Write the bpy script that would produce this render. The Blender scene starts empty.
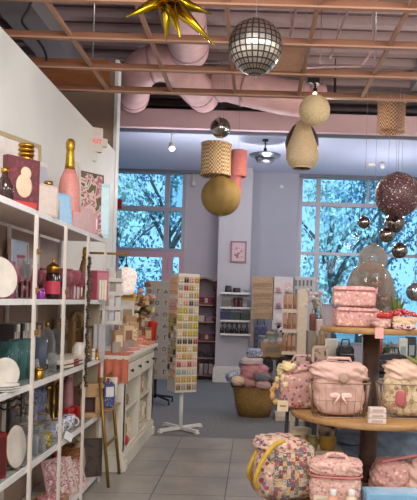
import bpy, bmesh, math, random
from mathutils import Vector, Matrix, Euler
R = random.Random(7)
PI = math.pi
COL = bpy.context.scene.collection
# ---------------------------------------------------------------- camera calibration
F = 650.0; PX, PY = 254.0, 302.0; HC = 1.6; TH = 0.03
cs, sn = math.cos(TH), math.sin(TH)
def P(px, py, Y):
    """point of the place seen at a pixel, at distance Y along the shop"""
    u, v = px - PX, PY - py
    return Vector(((u*cs - v*sn)*Y/F, Y, HC + (u*sn + v*cs)*Y/F))
def S(Y): return Y/F
def LS(px, z, X=-1.48):
    """point on the wall shelving: plane X, height z"""
    return Vector((X, F*(X*cs + (z-HC)*sn)/(px - PX), z))
def OZ(px, py, z):
    u, v = px - PX, PY - py
    Y = F*(z-HC)/(u*sn + v*cs)
    return Vector(((u*cs - v*sn)*Y/F, Y, z))
# ---------------------------------------------------------------- mesh builder
class MB:
    def __init__(s): s.v = []; s.f = []; s.sm = []
    def add(s, vs, fs, smooth=False, M=None):
        n = len(s.v)
        for p in vs:
            p = Vector(p)
            s.v.append(M @ p if M is not None else p)
        for f in fs:
            s.f.append([i+n for i in f]); s.sm.append(smooth)
        return s
    def box(s, c, d, rz=0.0, rx=0.0, ry=0.0):
        x, y, z = d[0]/2, d[1]/2, d[2]/2
        vs = [(-x,-y,-z),(x,-y,-z),(x,y,-z),(-x,y,-z),(-x,-y,z),(x,-y,z),(x,y,z),(-x,y,z)]
        fs = [(0,3,2,1),(4,5,6,7),(0,1,5,4),(1,2,6,5),(2,3,7,6),(3,0,4,7)]
        M = Matrix.Translation(c) @ Euler((rx,ry,rz)).to_matrix().to_4x4()
        return s.add(vs, fs, False, M)
    def lathe(s, prof, c=(0,0,0), seg=20, M=None, caps=True, sx=1.0, sy=1.0):
        vs = []; fs = []
        for r, z in prof:
            for k in range(seg):
                a = 2*PI*k/seg
                vs.append((c[0]+r*math.cos(a)*sx, c[1]+r*math.sin(a)*sy, c[2]+z))
        for i in range(len(prof)-1):
            for k in range(seg):
                k2 = (k+1) % seg
                fs.append((i*seg+k, i*seg+k2, (i+1)*seg+k2, (i+1)*seg+k))
        if caps:
            fs.append(tuple(range(seg-1,-1,-1)))
            fs.append(tuple((len(prof)-1)*seg+k for k in range(seg)))
        return s.add(vs, fs, True, M)
    def cyl(s, p0, p1, r0, r1=None, seg=10):
        p0, p1 = Vector(p0), Vector(p1); r1 = r0 if r1 is None else r1
        d = p1-p0; q = d.to_track_quat('Z', 'Y')
        M = Matrix.Translation(p0) @ q.to_matrix().to_4x4()
        return s.lathe([(r0,0),(r1,d.length)], seg=seg, M=M)
    def tube(s, pts, r, seg=8, closed=False):
        pts = [Vector(p) for p in pts]; n = len(pts)
        vs = []; fs = []; up = None
        for i, p in enumerate(pts):
            a = pts[(i-1) % n] if (closed or i > 0) else pts[i]
            b = pts[(i+1) % n] if (closed or i < n-1) else pts[i]
            t = (b-a).normalized()
            if up is None:
                up = Vector((0,0,1)) if abs(t.z) < .9 else Vector((1,0,0))
            x = t.cross(up).normalized(); up = x.cross(t).normalized()
            rr = r[i] if isinstance(r, (list,tuple)) else r
            for k in range(seg):
                w = 2*PI*k/seg
                vs.append(p + (x*math.cos(w) + up*math.sin(w))*rr)
        m = n if closed else n-1
        for i in range(m):
            j = (i+1) % n
            for k in range(seg):
                k2 = (k+1) % seg
                fs.append((i*seg+k, j*seg+k, j*seg+k2, i*seg+k2))
        if not closed:
            fs.append(tuple(range(seg))); fs.append(tuple((n-1)*seg+k for k in range(seg-1,-1,-1)))
        return s.add(vs, fs, True)
    def sphere(s, c, r, seg=20, rings=12, sc=(1,1,1)):
        prof = [(max(1e-4, math.sin(PI*i/rings)), -math.cos(PI*i/rings)) for i in range(rings+1)]
        M = Matrix.Translation(c) @ Matrix.Diagonal((r*sc[0], r*sc[1], r*sc[2], 1))
        return s.lathe(prof, seg=seg, M=M)
    def soft(s, c, d, e=4.0, wr=0.0, seed=0, n=14, taper=0.0, rz=0.0, flat=True):
        """a stuffed, rounded block (a filled bag, a cushion, a folded cloth)"""
        rr = random.Random(seed); ph = [rr.uniform(0,6.28) for _ in range(9)]
        vs = []; fs = []
        idx = {}
        def key(p): return (round(p[0],5), round(p[1],5), round(p[2],5))
        def put(p):
            k = key(p)
            if k not in idx:
                m = (abs(p[0])**e + abs(p[1])**e + abs(p[2])**e)**(-1.0/e)
                q = Vector(p)*m
                t = 1 - taper*(q.z+1)/2
                w = 1 + wr*(math.sin(5*q.x+ph[0]+3*q.z)*math.sin(6*q.z+ph[1]) + .6*math.sin(11*q.y+7*q.x+ph[2])*math.sin(9*q.z+ph[3]) + .4*math.sin(17*q.x+ph[4]+13*q.z))
                q = Vector((q.x*t*w, q.y*t*w, q.z*(w if (q.z > 0 or not flat) else 1)))
                idx[k] = len(vs); vs.append((q.x*d[0]/2, q.y*d[1]/2, q.z*d[2]/2))
            return idx[k]
        for ax in range(3):
            for sg in (-1, 1):
                for i in range(n):
                    for j in range(n):
                        q = []
                        for (a, b) in ((i,j),(i+1,j),(i+1,j+1),(i,j+1)):
                            u, v = -1+2*a/n, -1+2*b/n
                            p = [0,0,0]; p[ax] = sg; p[(ax+1)%3] = u; p[(ax+2)%3] = v
                            q.append(put(p))
                        fs.append(q if sg > 0 else q[::-1])
        M = Matrix.Translation(c) @ Matrix.Rotation(rz, 4, 'Z')
        return s.add(vs, fs, True, M)
    def prism(s, poly, z0, z1, M=None, smooth=False):
        n = len(poly)
        vs = [(x,y,z0) for x,y in poly] + [(x,y,z1) for x,y in poly]
        fs = [tuple(range(n-1,-1,-1)), tuple(range(n,2*n))] + [(i,(i+1)%n,n+(i+1)%n,n+i) for i in range(n)]
        return s.add(vs, fs, smooth, M)
    def build(s, name, mat, parent=None, loc=(0,0,0), rot=(0,0,0), bevel=0.0, **tags):
        me = bpy.data.meshes.new(name)
        me.from_pydata([tuple(p) for p in s.v], [], s.f)
        me.polygons.foreach_set('use_smooth', s.sm)
        bm = bmesh.new(); bm.from_mesh(me); bmesh.ops.recalc_face_normals(bm, faces=bm.faces); bm.to_mesh(me); bm.free()
        me.update()
        if mat: me.materials.append(mat)
        o = bpy.data.objects.new(name, me); COL.objects.link(o)
        o.location = loc; o.rotation_euler = rot
        if parent: o.parent = parent
        if bevel:
            m = o.modifiers.new('bevel', 'BEVEL'); m.width = bevel; m.segments = 2; m.limit_method = 'ANGLE'
        for k, v in tags.items():
            if v is not None: o[k] = v
        return o
def tag(o, label=None, cat=None, group=None, kind=None):
    for k, v in (('label',label),('category',cat),('group',group),('kind',kind)):
        if v: o[k] = v
    return o
def E(name, label, cat, loc=(0,0,0), rz=0.0, group=None, rx=0.0, ry=0.0):
    o = bpy.data.objects.new(name, None); COL.objects.link(o); o.empty_display_size = .05
    o.location = loc; o.rotation_euler = (rx, ry, rz)
    return tag(o, label, cat, group)
def one(name, mb, mat, label, cat, loc=(0,0,0), rot=(0,0,0), group=None, bevel=0.0):
    return tag(mb.build(name, mat, None, loc, rot, bevel), label, cat, group)
KIDS = {}
def kids(o): return [c for c in bpy.data.objects if c.parent == o]
def dup(o, loc=None, rot=None, label=None, group=None, parent=None):
    c = o.copy(); COL.objects.link(c)
    if parent: c.parent = parent
    if loc is not None: c.location = loc
    if rot is not None: c.rotation_euler = rot
    if label: c['label'] = label
    if group: c['group'] = group
    for ch in (o.children): dup(ch, parent=c)
    return c
def struct(name, mb, mat, parent=None, **k):
    o = mb.build(name, mat, parent, **k)
    if not parent: o['kind'] = 'structure'
    return o
ORD = ['top','second','third','fourth','fifth','sixth','seventh','eighth','ninth','tenth','eleventh','twelfth','thirteenth','fourteenth','fifteenth']
NTH = ['first'] + ORD[1:]
# ---------------------------------------------------------------- materials
def lin(h):
    if isinstance(h, (tuple,list)): return tuple(h[:3]) + (1,)
    h = h.lstrip('#'); c = [int(h[i:i+2],16)/255 for i in (0,2,4)]
    return tuple((x/12.92 if x <= .04045 else ((x+.055)/1.055)**2.4) for x in c) + (1,)
class NT:
    def __init__(s, name):
        s.m = bpy.data.materials.new(name); s.m.use_nodes = True
        s.t = s.m.node_tree; s.b = s.t.nodes['Principled BSDF']; s.out = s.t.nodes['Material Output']
    def n(s, ty, **kw):
        x = s.t.nodes.new(ty)
        for k, v in kw.items():
            if k.startswith('i_'):
                x.inputs[k[2:].replace('_',' ')].default_value = v
            else: setattr(x, k, v)
        return x
    def l(s, a, b): s.t.links.new(a, b)
    def coord(s, scale=1.0):
        tc = s.n('ShaderNodeTexCoord'); mp = s.n('ShaderNodeMapping')
        mp.inputs['Scale'].default_value = scale if isinstance(scale,(tuple,list)) else (scale,)*3
        s.l(tc.outputs['Object'], mp.inputs['Vector']); return mp.outputs['Vector']
    def mix(s, fac, a, b, mode='MIX'):
        x = s.n('ShaderNodeMix', data_type='RGBA', blend_type=mode)
        if isinstance(fac, (int,float)): x.inputs[0].default_value = fac
        else: s.l(fac, x.inputs[0])
        for v, i in ((a,6),(b,7)):
            if isinstance(v, (str,tuple,list)): x.inputs[i].default_value = lin(v)
            else: s.l(v, x.inputs[i])
        return x.outputs[2]
    def ramp(s, fac, stops, interp='LINEAR'):
        r = s.n('ShaderNodeValToRGB'); cr = r.color_ramp; cr.interpolation = interp
        while len(cr.elements) < len(stops): cr.elements.new(.5)
        for e, (p, c) in zip(cr.elements, stops):
            e.position = p; e.color = lin(c) if isinstance(c, (str,tuple,list)) else (c,c,c,1)
        s.l(fac, r.inputs[0]); return r.outputs[0]
    def bump(s, h, strength=.3, dist=.01):
        b = s.n('ShaderNodeBump'); b.inputs['Strength'].default_value = strength; b.inputs['Distance'].default_value = dist
        s.l(h, b.inputs['Height']); s.l(b.outputs[0], s.b.inputs['Normal'])
MC = {}
def mat(name, col, rough=.6, metal=0.0, var=.12, scale=25, bump=0.0, trans=0.0, emit=0.0, spec=.5, coat=0.0):
    if name in MC: return MC[name]
    t = NT(name); b = t.b
    nz = t.n('ShaderNodeTexNoise', i_Scale=scale, i_Detail=3.0)
    t.l(t.coord(), nz.inputs['Vector'])
    f = t.ramp(nz.outputs[0], [(.3, (1-var,)*3), (.7, (1,1,1))])
    c = t.mix(1.0, col, f, 'MULTIPLY')
    t.l(c, b.inputs['Base Color'])
    b.inputs['Roughness'].default_value = rough; b.inputs['Metallic'].default_value = metal
    b.inputs['Transmission Weight'].default_value = trans; b.inputs['Specular IOR Level'].default_value = spec
    b.inputs['Coat Weight'].default_value = coat
    if emit:
        b.inputs['Emission Color'].default_value = lin(col); b.inputs['Emission Strength'].default_value = emit
    if bump: t.bump(nz.outputs[0], bump)
    MC[name] = t.m; return t.m
def glassy(name, col, alpha=.5, rough=.08):
    """thin tinted glass: partly see-through, partly glossy"""
    if name in MC: return MC[name]
    t = NT(name)
    tr = t.n('ShaderNodeBsdfTransparent'); tr.inputs[0].default_value = lin(col)
    b = t.b; b.inputs['Base Color'].default_value = lin(col); b.inputs['Roughness'].default_value = rough
    b.inputs['Specular IOR Level'].default_value = .8
    fr = t.n('ShaderNodeLayerWeight', i_Blend=.35)
    mp = t.n('ShaderNodeMapRange'); t.l(fr.outputs['Facing'], mp.inputs[0])
    mp.inputs[3].default_value = alpha; mp.inputs[4].default_value = min(1, alpha+.4)
    mx = t.n('ShaderNodeMixShader'); t.l(mp.outputs[0], mx.inputs[0])
    t.l(tr.outputs[0], mx.inputs[1]); t.l(b.outputs[0], mx.inputs[2]); t.l(mx.outputs[0], t.out.inputs[0])
    MC[name] = t.m; return t.m
def floral(name, base, cols, scale=40, size=.45, rough=.85, bump=.25, small=None):
    if name in MC: return MC[name]
    t = NT(name); co = t.coord()
    v = t.n('ShaderNodeTexVoronoi', i_Scale=scale); t.l(co, v.inputs['Vector'])
    sep = t.n('ShaderNodeSeparateColor'); t.l(v.outputs['Color'], sep.inputs[0])
    k = len(cols)
    pal = t.ramp(sep.outputs[0], [(i/k, c) for i, c in enumerate(cols)], 'CONSTANT')
    m = t.n('ShaderNodeMath', operation='LESS_THAN'); t.l(v.outputs['Distance'], m.inputs[0]); m.inputs[1].default_value = size
    c = t.mix(m.outputs[0], base, pal)
    v2 = t.n('ShaderNodeTexVoronoi', i_Scale=scale*2.3); t.l(co, v2.inputs['Vector'])
    m2 = t.n('ShaderNodeMath', operation='LESS_THAN'); t.l(v2.outputs['Distance'], m2.inputs[0]); m2.inputs[1].default_value = .22
    c = t.mix(m2.outputs[0], c, small or cols[-1])
    t.l(c, t.b.inputs['Base Color']); t.b.inputs['Roughness'].default_value = rough
    t.bump(v.outputs['Distance'], bump, .006)
    MC[name] = t.m; return t.m
def patchwork(name, cols, scale=14, rough=.85):
    if name in MC: return MC[name]
    t = NT(name); co = t.coord(scale)
    fl = t.n('ShaderNodeVectorMath', operation='FLOOR'); t.l(co, fl.inputs[0])
    wn = t.n('ShaderNodeTexWhiteNoise'); t.l(fl.outputs[0], wn.inputs[0])
    k = len(cols); pal = t.ramp(wn.outputs[0], [(i/k, c) for i, c in enumerate(cols)], 'CONSTANT')
    v = t.n('ShaderNodeTexVoronoi', i_Scale=2.6); t.l(co, v.inputs['Vector'])
    sep = t.n('ShaderNodeSeparateColor'); t.l(v.outputs['Color'], sep.inputs[0])
    pal2 = t.ramp(sep.outputs[1], [(i/k, c) for i, c in enumerate(cols[::-1])], 'CONSTANT')
    m = t.n('ShaderNodeMath', operation='LESS_THAN'); t.l(v.outputs['Distance'], m.inputs[0]); m.inputs[1].default_value = .38
    c = t.mix(m.outputs[0], pal, pal2)
    t.l(c, t.b.inputs['Base Color']); t.b.inputs['Roughness'].default_value = rough
    t.bump(v.outputs['Distance'], .3, .006)
    MC[name] = t.m; return t.m
def weave(name, a, b, scale=60, rough=.7, axis='XYZ', bump=.5):
    if name in MC: return MC[name]
    t = NT(name)
    v = t.n('ShaderNodeTexChecker', i_Scale=scale); t.l(t.coord(), v.inputs['Vector'])
    nz = t.n('ShaderNodeTexNoise', i_Scale=scale*.6, i_Detail=2.0); t.l(t.coord(), nz.inputs['Vector'])
    v.inputs[1].default_value = lin(a); v.inputs[2].default_value = lin(b)
    c = t.mix(.35, v.outputs[0], nz.outputs[0], 'OVERLAY')
    t.l(c, t.b.inputs['Base Color']); t.b.inputs['Roughness'].default_value = rough
    t.bump(v.outputs['Fac'], bump, .004)
    MC[name] = t.m; return t.m
def gingham(name, a, b, scale=45, rough=.85):
    if name in MC: return MC[name]
    t = NT(name); co = t.coord(scale)
    sep = t.n('ShaderNodeSeparateXYZ'); t.l(co, sep.inputs[0])
    ad = t.n('ShaderNodeMath', operation='ADD'); t.l(sep.outputs[0], ad.inputs[0]); t.l(sep.outputs[1], ad.inputs[1])
    s1 = t.n('ShaderNodeMath', operation='SINE'); t.l(ad.outputs[0], s1.inputs[0])
    s2 = t.n('ShaderNodeMath', operation='SINE'); t.l(sep.outputs[2], s2.inputs[0])
    mm = t.n('ShaderNodeMath', operation='MULTIPLY'); t.l(s1.outputs[0], mm.inputs[0]); t.l(s2.outputs[0], mm.inputs[1])
    f = t.n('ShaderNodeMapRange'); t.l(mm.outputs[0], f.inputs[0]); f.inputs[1].default_value = -1
    nz = t.n('ShaderNodeTexNoise', i_Scale=1.2); t.l(co, nz.inputs['Vector'])
    c = t.mix(f.outputs[0], a, b); c = t.mix(.25, c, nz.outputs[0], 'OVERLAY')
    t.l(c, t.b.inputs['Base Color']); t.b.inputs['Roughness'].default_value = rough
    t.bump(f.outputs[0], .35, .008)
    MC[name] = t.m; return t.m
def wood(name, a, b, scale=6, rough=.5, ax=(1,8,8)):
    if name in MC: return MC[name]
    t = NT(name); nz = t.n('ShaderNodeTexNoise', i_Scale=scale, i_Detail=5.0, i_Roughness=.6)
    t.l(t.coord(ax), nz.inputs['Vector'])
    c = t.ramp(nz.outputs[0], [(.3, a), (.7, b)])
    t.l(c, t.b.inputs['Base Color']); t.b.inputs['Roughness'].default_value = rough
    MC[name] = t.m; return t.m
def pixmat(name, cols, scale=30, rough=.5):
    """a printed picture: blotches of a palette"""
    if name in MC: return MC[name]
    t = NT(name); nz = t.n('ShaderNodeTexNoise', i_Scale=scale, i_Detail=2.0, i_Distortion=.6); t.l(t.coord(), nz.inputs['Vector'])
    k = len(cols); c = t.ramp(nz.outputs[0], [(.28+.44*i/k, c) for i, c in enumerate(cols)], 'CONSTANT')
    t.l(c, t.b.inputs['Base Color']); t.b.inputs['Roughness'].default_value = rough
    MC[name] = t.m; return t.m
def M(h, rough=.6, metal=0.0, **k):
    return mat('paint_%s_%d_%d' % (h.lstrip('#'), rough*100, metal*10), h, rough, metal, **k)
WHITE = mat('white_paint', '#dcd9d4', .5); CREAM = mat('cream_card', '#e0d5bd', .8)
GOLD = mat('gold_metal', '#b98a3c', .3, 1.0); BRASS = mat('gold_paint', '#96742f', .4, .6)
BLACK = mat('black_matt', '#17161a', .5); DARK = mat('dark_metal', '#2c2a2c', .45, .5)
STEEL = mat('steel', '#b5b5b8', .3, 1.0)
KRAFT = mat('kraft_card', '#a9825c', .85, bump=.1); PINK = mat('pink_cloth', '#d79a98', .8)
PINKG = glassy('pink_glass', '#dc94a4', .2); CLEAR = glassy('clear_glass', '#e6e8ea', .05)
TEALG = glassy('teal_glass', '#6a9c9c', .25); SMOKE = glassy('smoky_glass', '#8b6f66', .55, .05)
REDM = mat('red_gloss', '#a81e22', .35)
WOODL = wood('pale_wood', '#8c6a48', '#b08a60'); WOODD = wood('dark_wood', '#3c2a22', '#573d31')
# ================================================================ camera
sc = bpy.context.scene
cam = bpy.data.cameras.new('camera'); co_ = bpy.data.objects.new('camera', cam); COL.objects.link(co_)
cam.sensor_fit = 'AUTO'; cam.sensor_width = 36.0; cam.lens = 36.0*F/500.0
cam.shift_x = (208.5-PX)/500.0; cam.shift_y = (PY-250.0)/500.0
cam.clip_start = .05; cam.clip_end = 200
co_.location = (0,0,HC)
co_.rotation_euler = (Matrix.Rotation(PI/2,3,'X') @ Matrix.Rotation(TH,3,'Z')).to_euler()
sc.camera = co_
vs_ = sc.view_settings; vs_.view_transform = 'Standard'; vs_.look = 'None'; vs_.gamma = 1.0; vs_.use_curve_mapping = False
vs_.exposure = 0.3
# ================================================================ world: bright hazy sky with soft cloud
w = bpy.data.worlds.new('sky'); sc.world = w; w.use_nodes = True
nt = w.node_tree; bg = nt.nodes['Background']
tc = nt.nodes.new('ShaderNodeTexCoord'); nz = nt.nodes.new('ShaderNodeTexNoise')
nz.inputs['Scale'].default_value = 7.0; nz.inputs['Detail'].default_value = 4.0
nt.links.new(tc.outputs['Generated'], nz.inputs['Vector'])
rp = nt.nodes.new('ShaderNodeValToRGB')
rp.color_ramp.elements[0].position = .33; rp.color_ramp.elements[0].color = (.16,.46,.90,1)
rp.color_ramp.elements[1].position = .49; rp.color_ramp.elements[1].color = (.95,1.0,1.02,1)
nt.links.new(nz.outputs[0], rp.inputs[0]); nt.links.new(rp.outputs[0], bg.inputs[0]); bg.inputs[1].default_value = 1.65
# ================================================================ setting
WALL = mat('wall_white', '#e2e2de', .7, var=.03, scale=3)
LILAC = mat('wall_lilac_grey', '#afa8b1', .75, var=.04, scale=3)
LILACD = mat('wall_grey_blue', '#9c9daa', .75, var=.04, scale=3)
TAUPE = mat('wall_taupe', '#9a8272', .8, var=.05, scale=3)
BROWNB = wood('stained_beam', '#8a5230', '#a96636', 3, .55)
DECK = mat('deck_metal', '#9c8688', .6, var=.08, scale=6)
FASC = mat('fascia_pink', '#c4a8ae', .7, var=.05, scale=4)
SOFF = mat('soffit_white', '#c9cee6', .7, var=.03, scale=3)
ALU = mat('window_aluminium', '#93919b', .4, .2, var=.03)
DOORF = mat('door_frame_pink', '#b58f9e', .45, var=.04)
# floor tiles: slate-look squares on a straight grid
t = NT('floor_tile'); tcx = t.n('ShaderNodeTexCoord'); mp = t.n('ShaderNodeMapping')
mp.inputs['Location'].default_value = (.79+.6*10, -5.34+.555*30, 0)
t.l(tcx.outputs['Object'], mp.inputs[0])
br = t.n('ShaderNodeTexBrick', offset=0.0, squash=1.0)
br.inputs['Scale'].default_value = 1.0; br.inputs['Brick Width'].default_value = .6; br.inputs['Row Height'].default_value = .555
br.inputs['Mortar Size'].default_value = .005; br.inputs['Mortar Smooth'].default_value = .1
for i, c in ((1,'#a29d95'),(2,'#969189'),(3,'#504c47')): br.inputs[i].default_value = lin(c)
br.inputs['Bias'].default_value = 0
t.l(mp.outputs[0], br.inputs['Vector'])
n1 = t.n('ShaderNodeTexNoise', i_Scale=3.0, i_Detail=6.0, i_Roughness=.65); t.l(tcx.outputs['Object'], n1.inputs['Vector'])
c = t.mix(1.0, br.outputs[0], t.ramp(n1.outputs[0], [(.3,(.72,.72,.74)),(.7,(1.08,1.06,1.02))]), 'MULTIPLY')
t.l(c, t.b.inputs['Base Color']); t.b.inputs['Roughness'].default_value = .34
t.bump(n1.outputs[0], .12, .01)
FLOOR = t.m
CARPET = mat('carpet_grey_blue', '#787879', .95, var=.3, scale=30, bump=.4)
struct('floor', MB().box((1.0,1.8,-.05),(14,11.6,.1)), FLOOR)
struct('floor_carpet', MB().box((1.0,10.75,-.05),(14,6.3,.1)), CARPET)
# left wall: tall white partition that stops short of the ceiling
struct('wall_left', MB().box((-1.85,2.04,1.71),(.14,12.08,3.42)), WALL)
struct('wall_bulkhead', MB().box((-4.45,8.17,2.27),(5.3,.14,4.54)), TAUPE)
struct('trim_beam', MB().box((-4.48,8.07,4.35),(5.2,.06,.38)), BROWNB)
struct('trim_edge', MB().box((-1.79,8.165,2.28),(.04,.17,4.56)), WALL)
struct('wall_front', MB().box((1.0,-4.05,2.7),(14,.1,5.4)), WALL)
struct('wall_right', MB().box((6.05,5,2.7),(.1,18.2,5.4)), WALL)
struct('wall_outer', MB().box((-6.05,5,2.7),(.1,18.2,5.4)), LILAC)
YB = 13.4
def hole_wall(name, x0, x1, holes, m, y=YB, th=.2, z1=5.4):
    mb = MB(); xs = x0
    for (a, b, za, zb) in holes:
        if a > xs: mb.box(((xs+a)/2,y+th/2,z1/2),(a-xs,th,z1))
        if za > 0: mb.box(((a+b)/2,y+th/2,za/2),(b-a,th,za))
        mb.box(((a+b)/2,y+th/2,(zb+z1)/2),(b-a,th,z1-zb)); xs = b
    if x1 > xs: mb.box(((xs+x1)/2,y+th/2,z1/2),(x1-xs,th,z1))
    return struct(name, mb, m)
W1R = P(185,220,YB).x; W2L = P(298.5,220,YB).x; ZT = P(250,173,YB).z
hole_wall('wall_back', -6, 6, [(-4.6,W1R,0.0,ZT),(W2L,5.6,.75,ZT)], LILAC)
# column standing forward of the back wall, with its baseboard
PYF = 12.85
pl, pr = P(218.5,240,PYF).x, P(251,240,PYF).x
struct('wall_column', MB().box(((pl+pr)/2,(PYF+YB)/2,2.7),(pr-pl,YB-PYF,5.4)), mat('column_white', '#b5b2ba', .7, var=.03, scale=3))
struct('baseboard_column', MB().box(((pl+pr)/2,(PYF+YB)/2-.02,.14),(pr-pl+.07,YB-PYF+.05,.28)).box(((pl+pr)/2,(PYF+YB)/2-.02,.295),(pr-pl+.04,YB-PYF+.02,.03)), WHITE)
rx0 = P(262,240,13.3).x
struct('wall_panel', MB().box(((pr+W2L-.02)/2,13.35,2.5),(W2L-.02-pr,.1,5.0)), LILACD)
# windows and the glazed door
GLASS = glassy('window_glass', '#b4d8f0', .03, .02)
def bars(mb, x0, x1, z0, z1, w, d, y): mb.box(((x0+x1)/2,y,(z0+z1)/2),(max(x1-x0,w),d,max(z1-z0,w))); return mb
def window(name, x0, x1, z0, z1, vs, hs, m, y=YB+.06, w=.07, extra=()):
    mb = MB()
    mb.box(((x0+x1)/2,y,z0+w/2),(x1-x0,.1,w)).box(((x0+x1)/2,y,z1-w/2),(x1-x0,.1,w))
    mb.box((x0+w/2+.001,y,(z0+z1)/2),(w,.096,z1-z0-.002)).box((x1-w/2-.001,y,(z0+z1)/2),(w,.096,z1-z0-.002))
    for v in vs: mb.box((v[0],y,(v[1]+v[2])/2),(v[3] if len(v) > 3 else w,.092,v[2]-v[1]-.004))
    for h in hs: mb.box(((h[1]+h[2])/2,y,h[0]),(h[2]-h[1]-.006,.084,h[3] if len(h) > 3 else w))
    o = struct(name, mb, m)
    struct('glass', MB().box(((x0+x1)/2,y,(z0+z1)/2),(x1-x0-.02,.012,z1-z0-.02)), GLASS, parent=o)
    return o
m1 = P(166.5,215,YB).x; h1 = P(150,208.5,YB).z; h2 = P(150,247,YB).z
h2b = h2-.09
window('window_1', -4.6, W1R, h2b, ZT, [(m1,h2b,ZT,.10)], [(h1,-4.6,W1R,.10)], ALU)
window('window_2', m1+.05, W1R, .05, h2b-.002, [], [], DOORF, w=.10)
dj = P(160,270,YB).x
d1 = window('door_1', P(112,270,YB).x, m1+.045, .02, h2b-.002, [], [(1.05,P(112,270,YB).x,m1+.04,.08)], DOORF, w=.11)
window('window_3', -4.6, P(112,270,YB).x-.01, .05, h2b-.002, [], [], DOORF, w=.10)
m2 = P(318,215,YB).x; h3 = P(320,204,YB).z; h4 = P(340,254,YB).z; m3 = P(368.5,190,YB).x
window('window_4', W2L, 5.6, .75, ZT, [(m2,.75,ZT,.085),(m3,h3,ZT,.04),(m2+2.55,.75,ZT,.085)], [(h3,W2L,5.6,.085),(h4,W2L,5.6,.06)], ALU)
# ceiling over the back bay: white soffit with a pink fascia in front of it
ZS = P(250,131,10.1).z
struct('ceiling_soffit', MB().box((0,11.75,ZS+.06),(12,3.3,.12)), SOFF)
zf = P(250,114,10.1).z
struct('trim_fascia', MB().box((0,10.05,(ZS+zf)/2),(12,.1,zf-ZS+.02)), FASC)
# corrugated roof deck, ribs running across the shop
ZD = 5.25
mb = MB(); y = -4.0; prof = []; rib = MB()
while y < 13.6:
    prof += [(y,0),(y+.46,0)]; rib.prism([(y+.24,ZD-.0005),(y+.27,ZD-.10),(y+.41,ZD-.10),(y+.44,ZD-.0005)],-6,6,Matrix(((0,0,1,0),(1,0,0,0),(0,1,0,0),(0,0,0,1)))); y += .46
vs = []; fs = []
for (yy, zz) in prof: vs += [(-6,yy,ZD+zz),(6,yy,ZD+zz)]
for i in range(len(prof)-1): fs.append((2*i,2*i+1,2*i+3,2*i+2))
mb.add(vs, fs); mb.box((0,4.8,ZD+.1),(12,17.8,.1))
struct('ceiling', mb, mat('deck_recess_shaded','#634f52',.7,var=.08,scale=6)); struct('ceiling_ribs', rib, DECK)  # darker recess colour stands for the shade between the ribs
GREYB = mat('girder_grey', '#8f898c', .6, var=.05)
struct('trim_girder', MB().box((-2.88,3.2,ZD-.21),(.46,14.2,.24)), GREYB)
struct('trim_girder_right', MB().box((2.55,3.0,ZD-.21),(.5,14.0,.24)), GREYB)
# added fill lights without fixtures, behind the camera and over the aisle
def lamp(name, loc, power, col, size=.25, kind='POINT', rot=(0,0,0)):
    l = bpy.data.lights.new(name, kind); l.energy = power; l.color = col
    if kind == 'AREA': l.shape = 'SQUARE'; l.size = size
    else: l.shadow_soft_size = size
    o = bpy.data.objects.new(name, l); COL.objects.link(o); o.location = loc; o.rotation_euler = rot
    return o
WARM = (1,.86,.72); NEU = (1,.97,.93)
for i, (x, y, p) in enumerate([(0.3,-1.5,230),(1.7,2.4,95),(-.5,2.4,115),(3.2,-1.0,120)]):
    lamp('ceiling_fill', (x,y,3.25), p, NEU, .3)  # out of view, added to fill the room, the deck and under the tables
for x, y, z, p in [(.6,7.2,3.3,60),(2.6,8.4,3.3,50),(-1.2,10.0,3.3,45),(2.36,11.4,3.2,40),(.18,10.6,3.5,40),(2.9,4.2,3.2,50)]:
    lamp('aisle_fill', (x,y,z), p, WARM if y < 9 else (.95,.95,1), .12)  # added fill for aisle and soffit, some near the pendant and spot fittings
sun = bpy.data.lights.new('sun','SUN'); sun.energy = 6.0; sun.angle = .02; sun.color = (1,.95,.85)
so = bpy.data.objects.new('sun', sun); COL.objects.link(so); so.rotation_euler = (math.radians(52), 0, math.radians(25))
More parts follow.
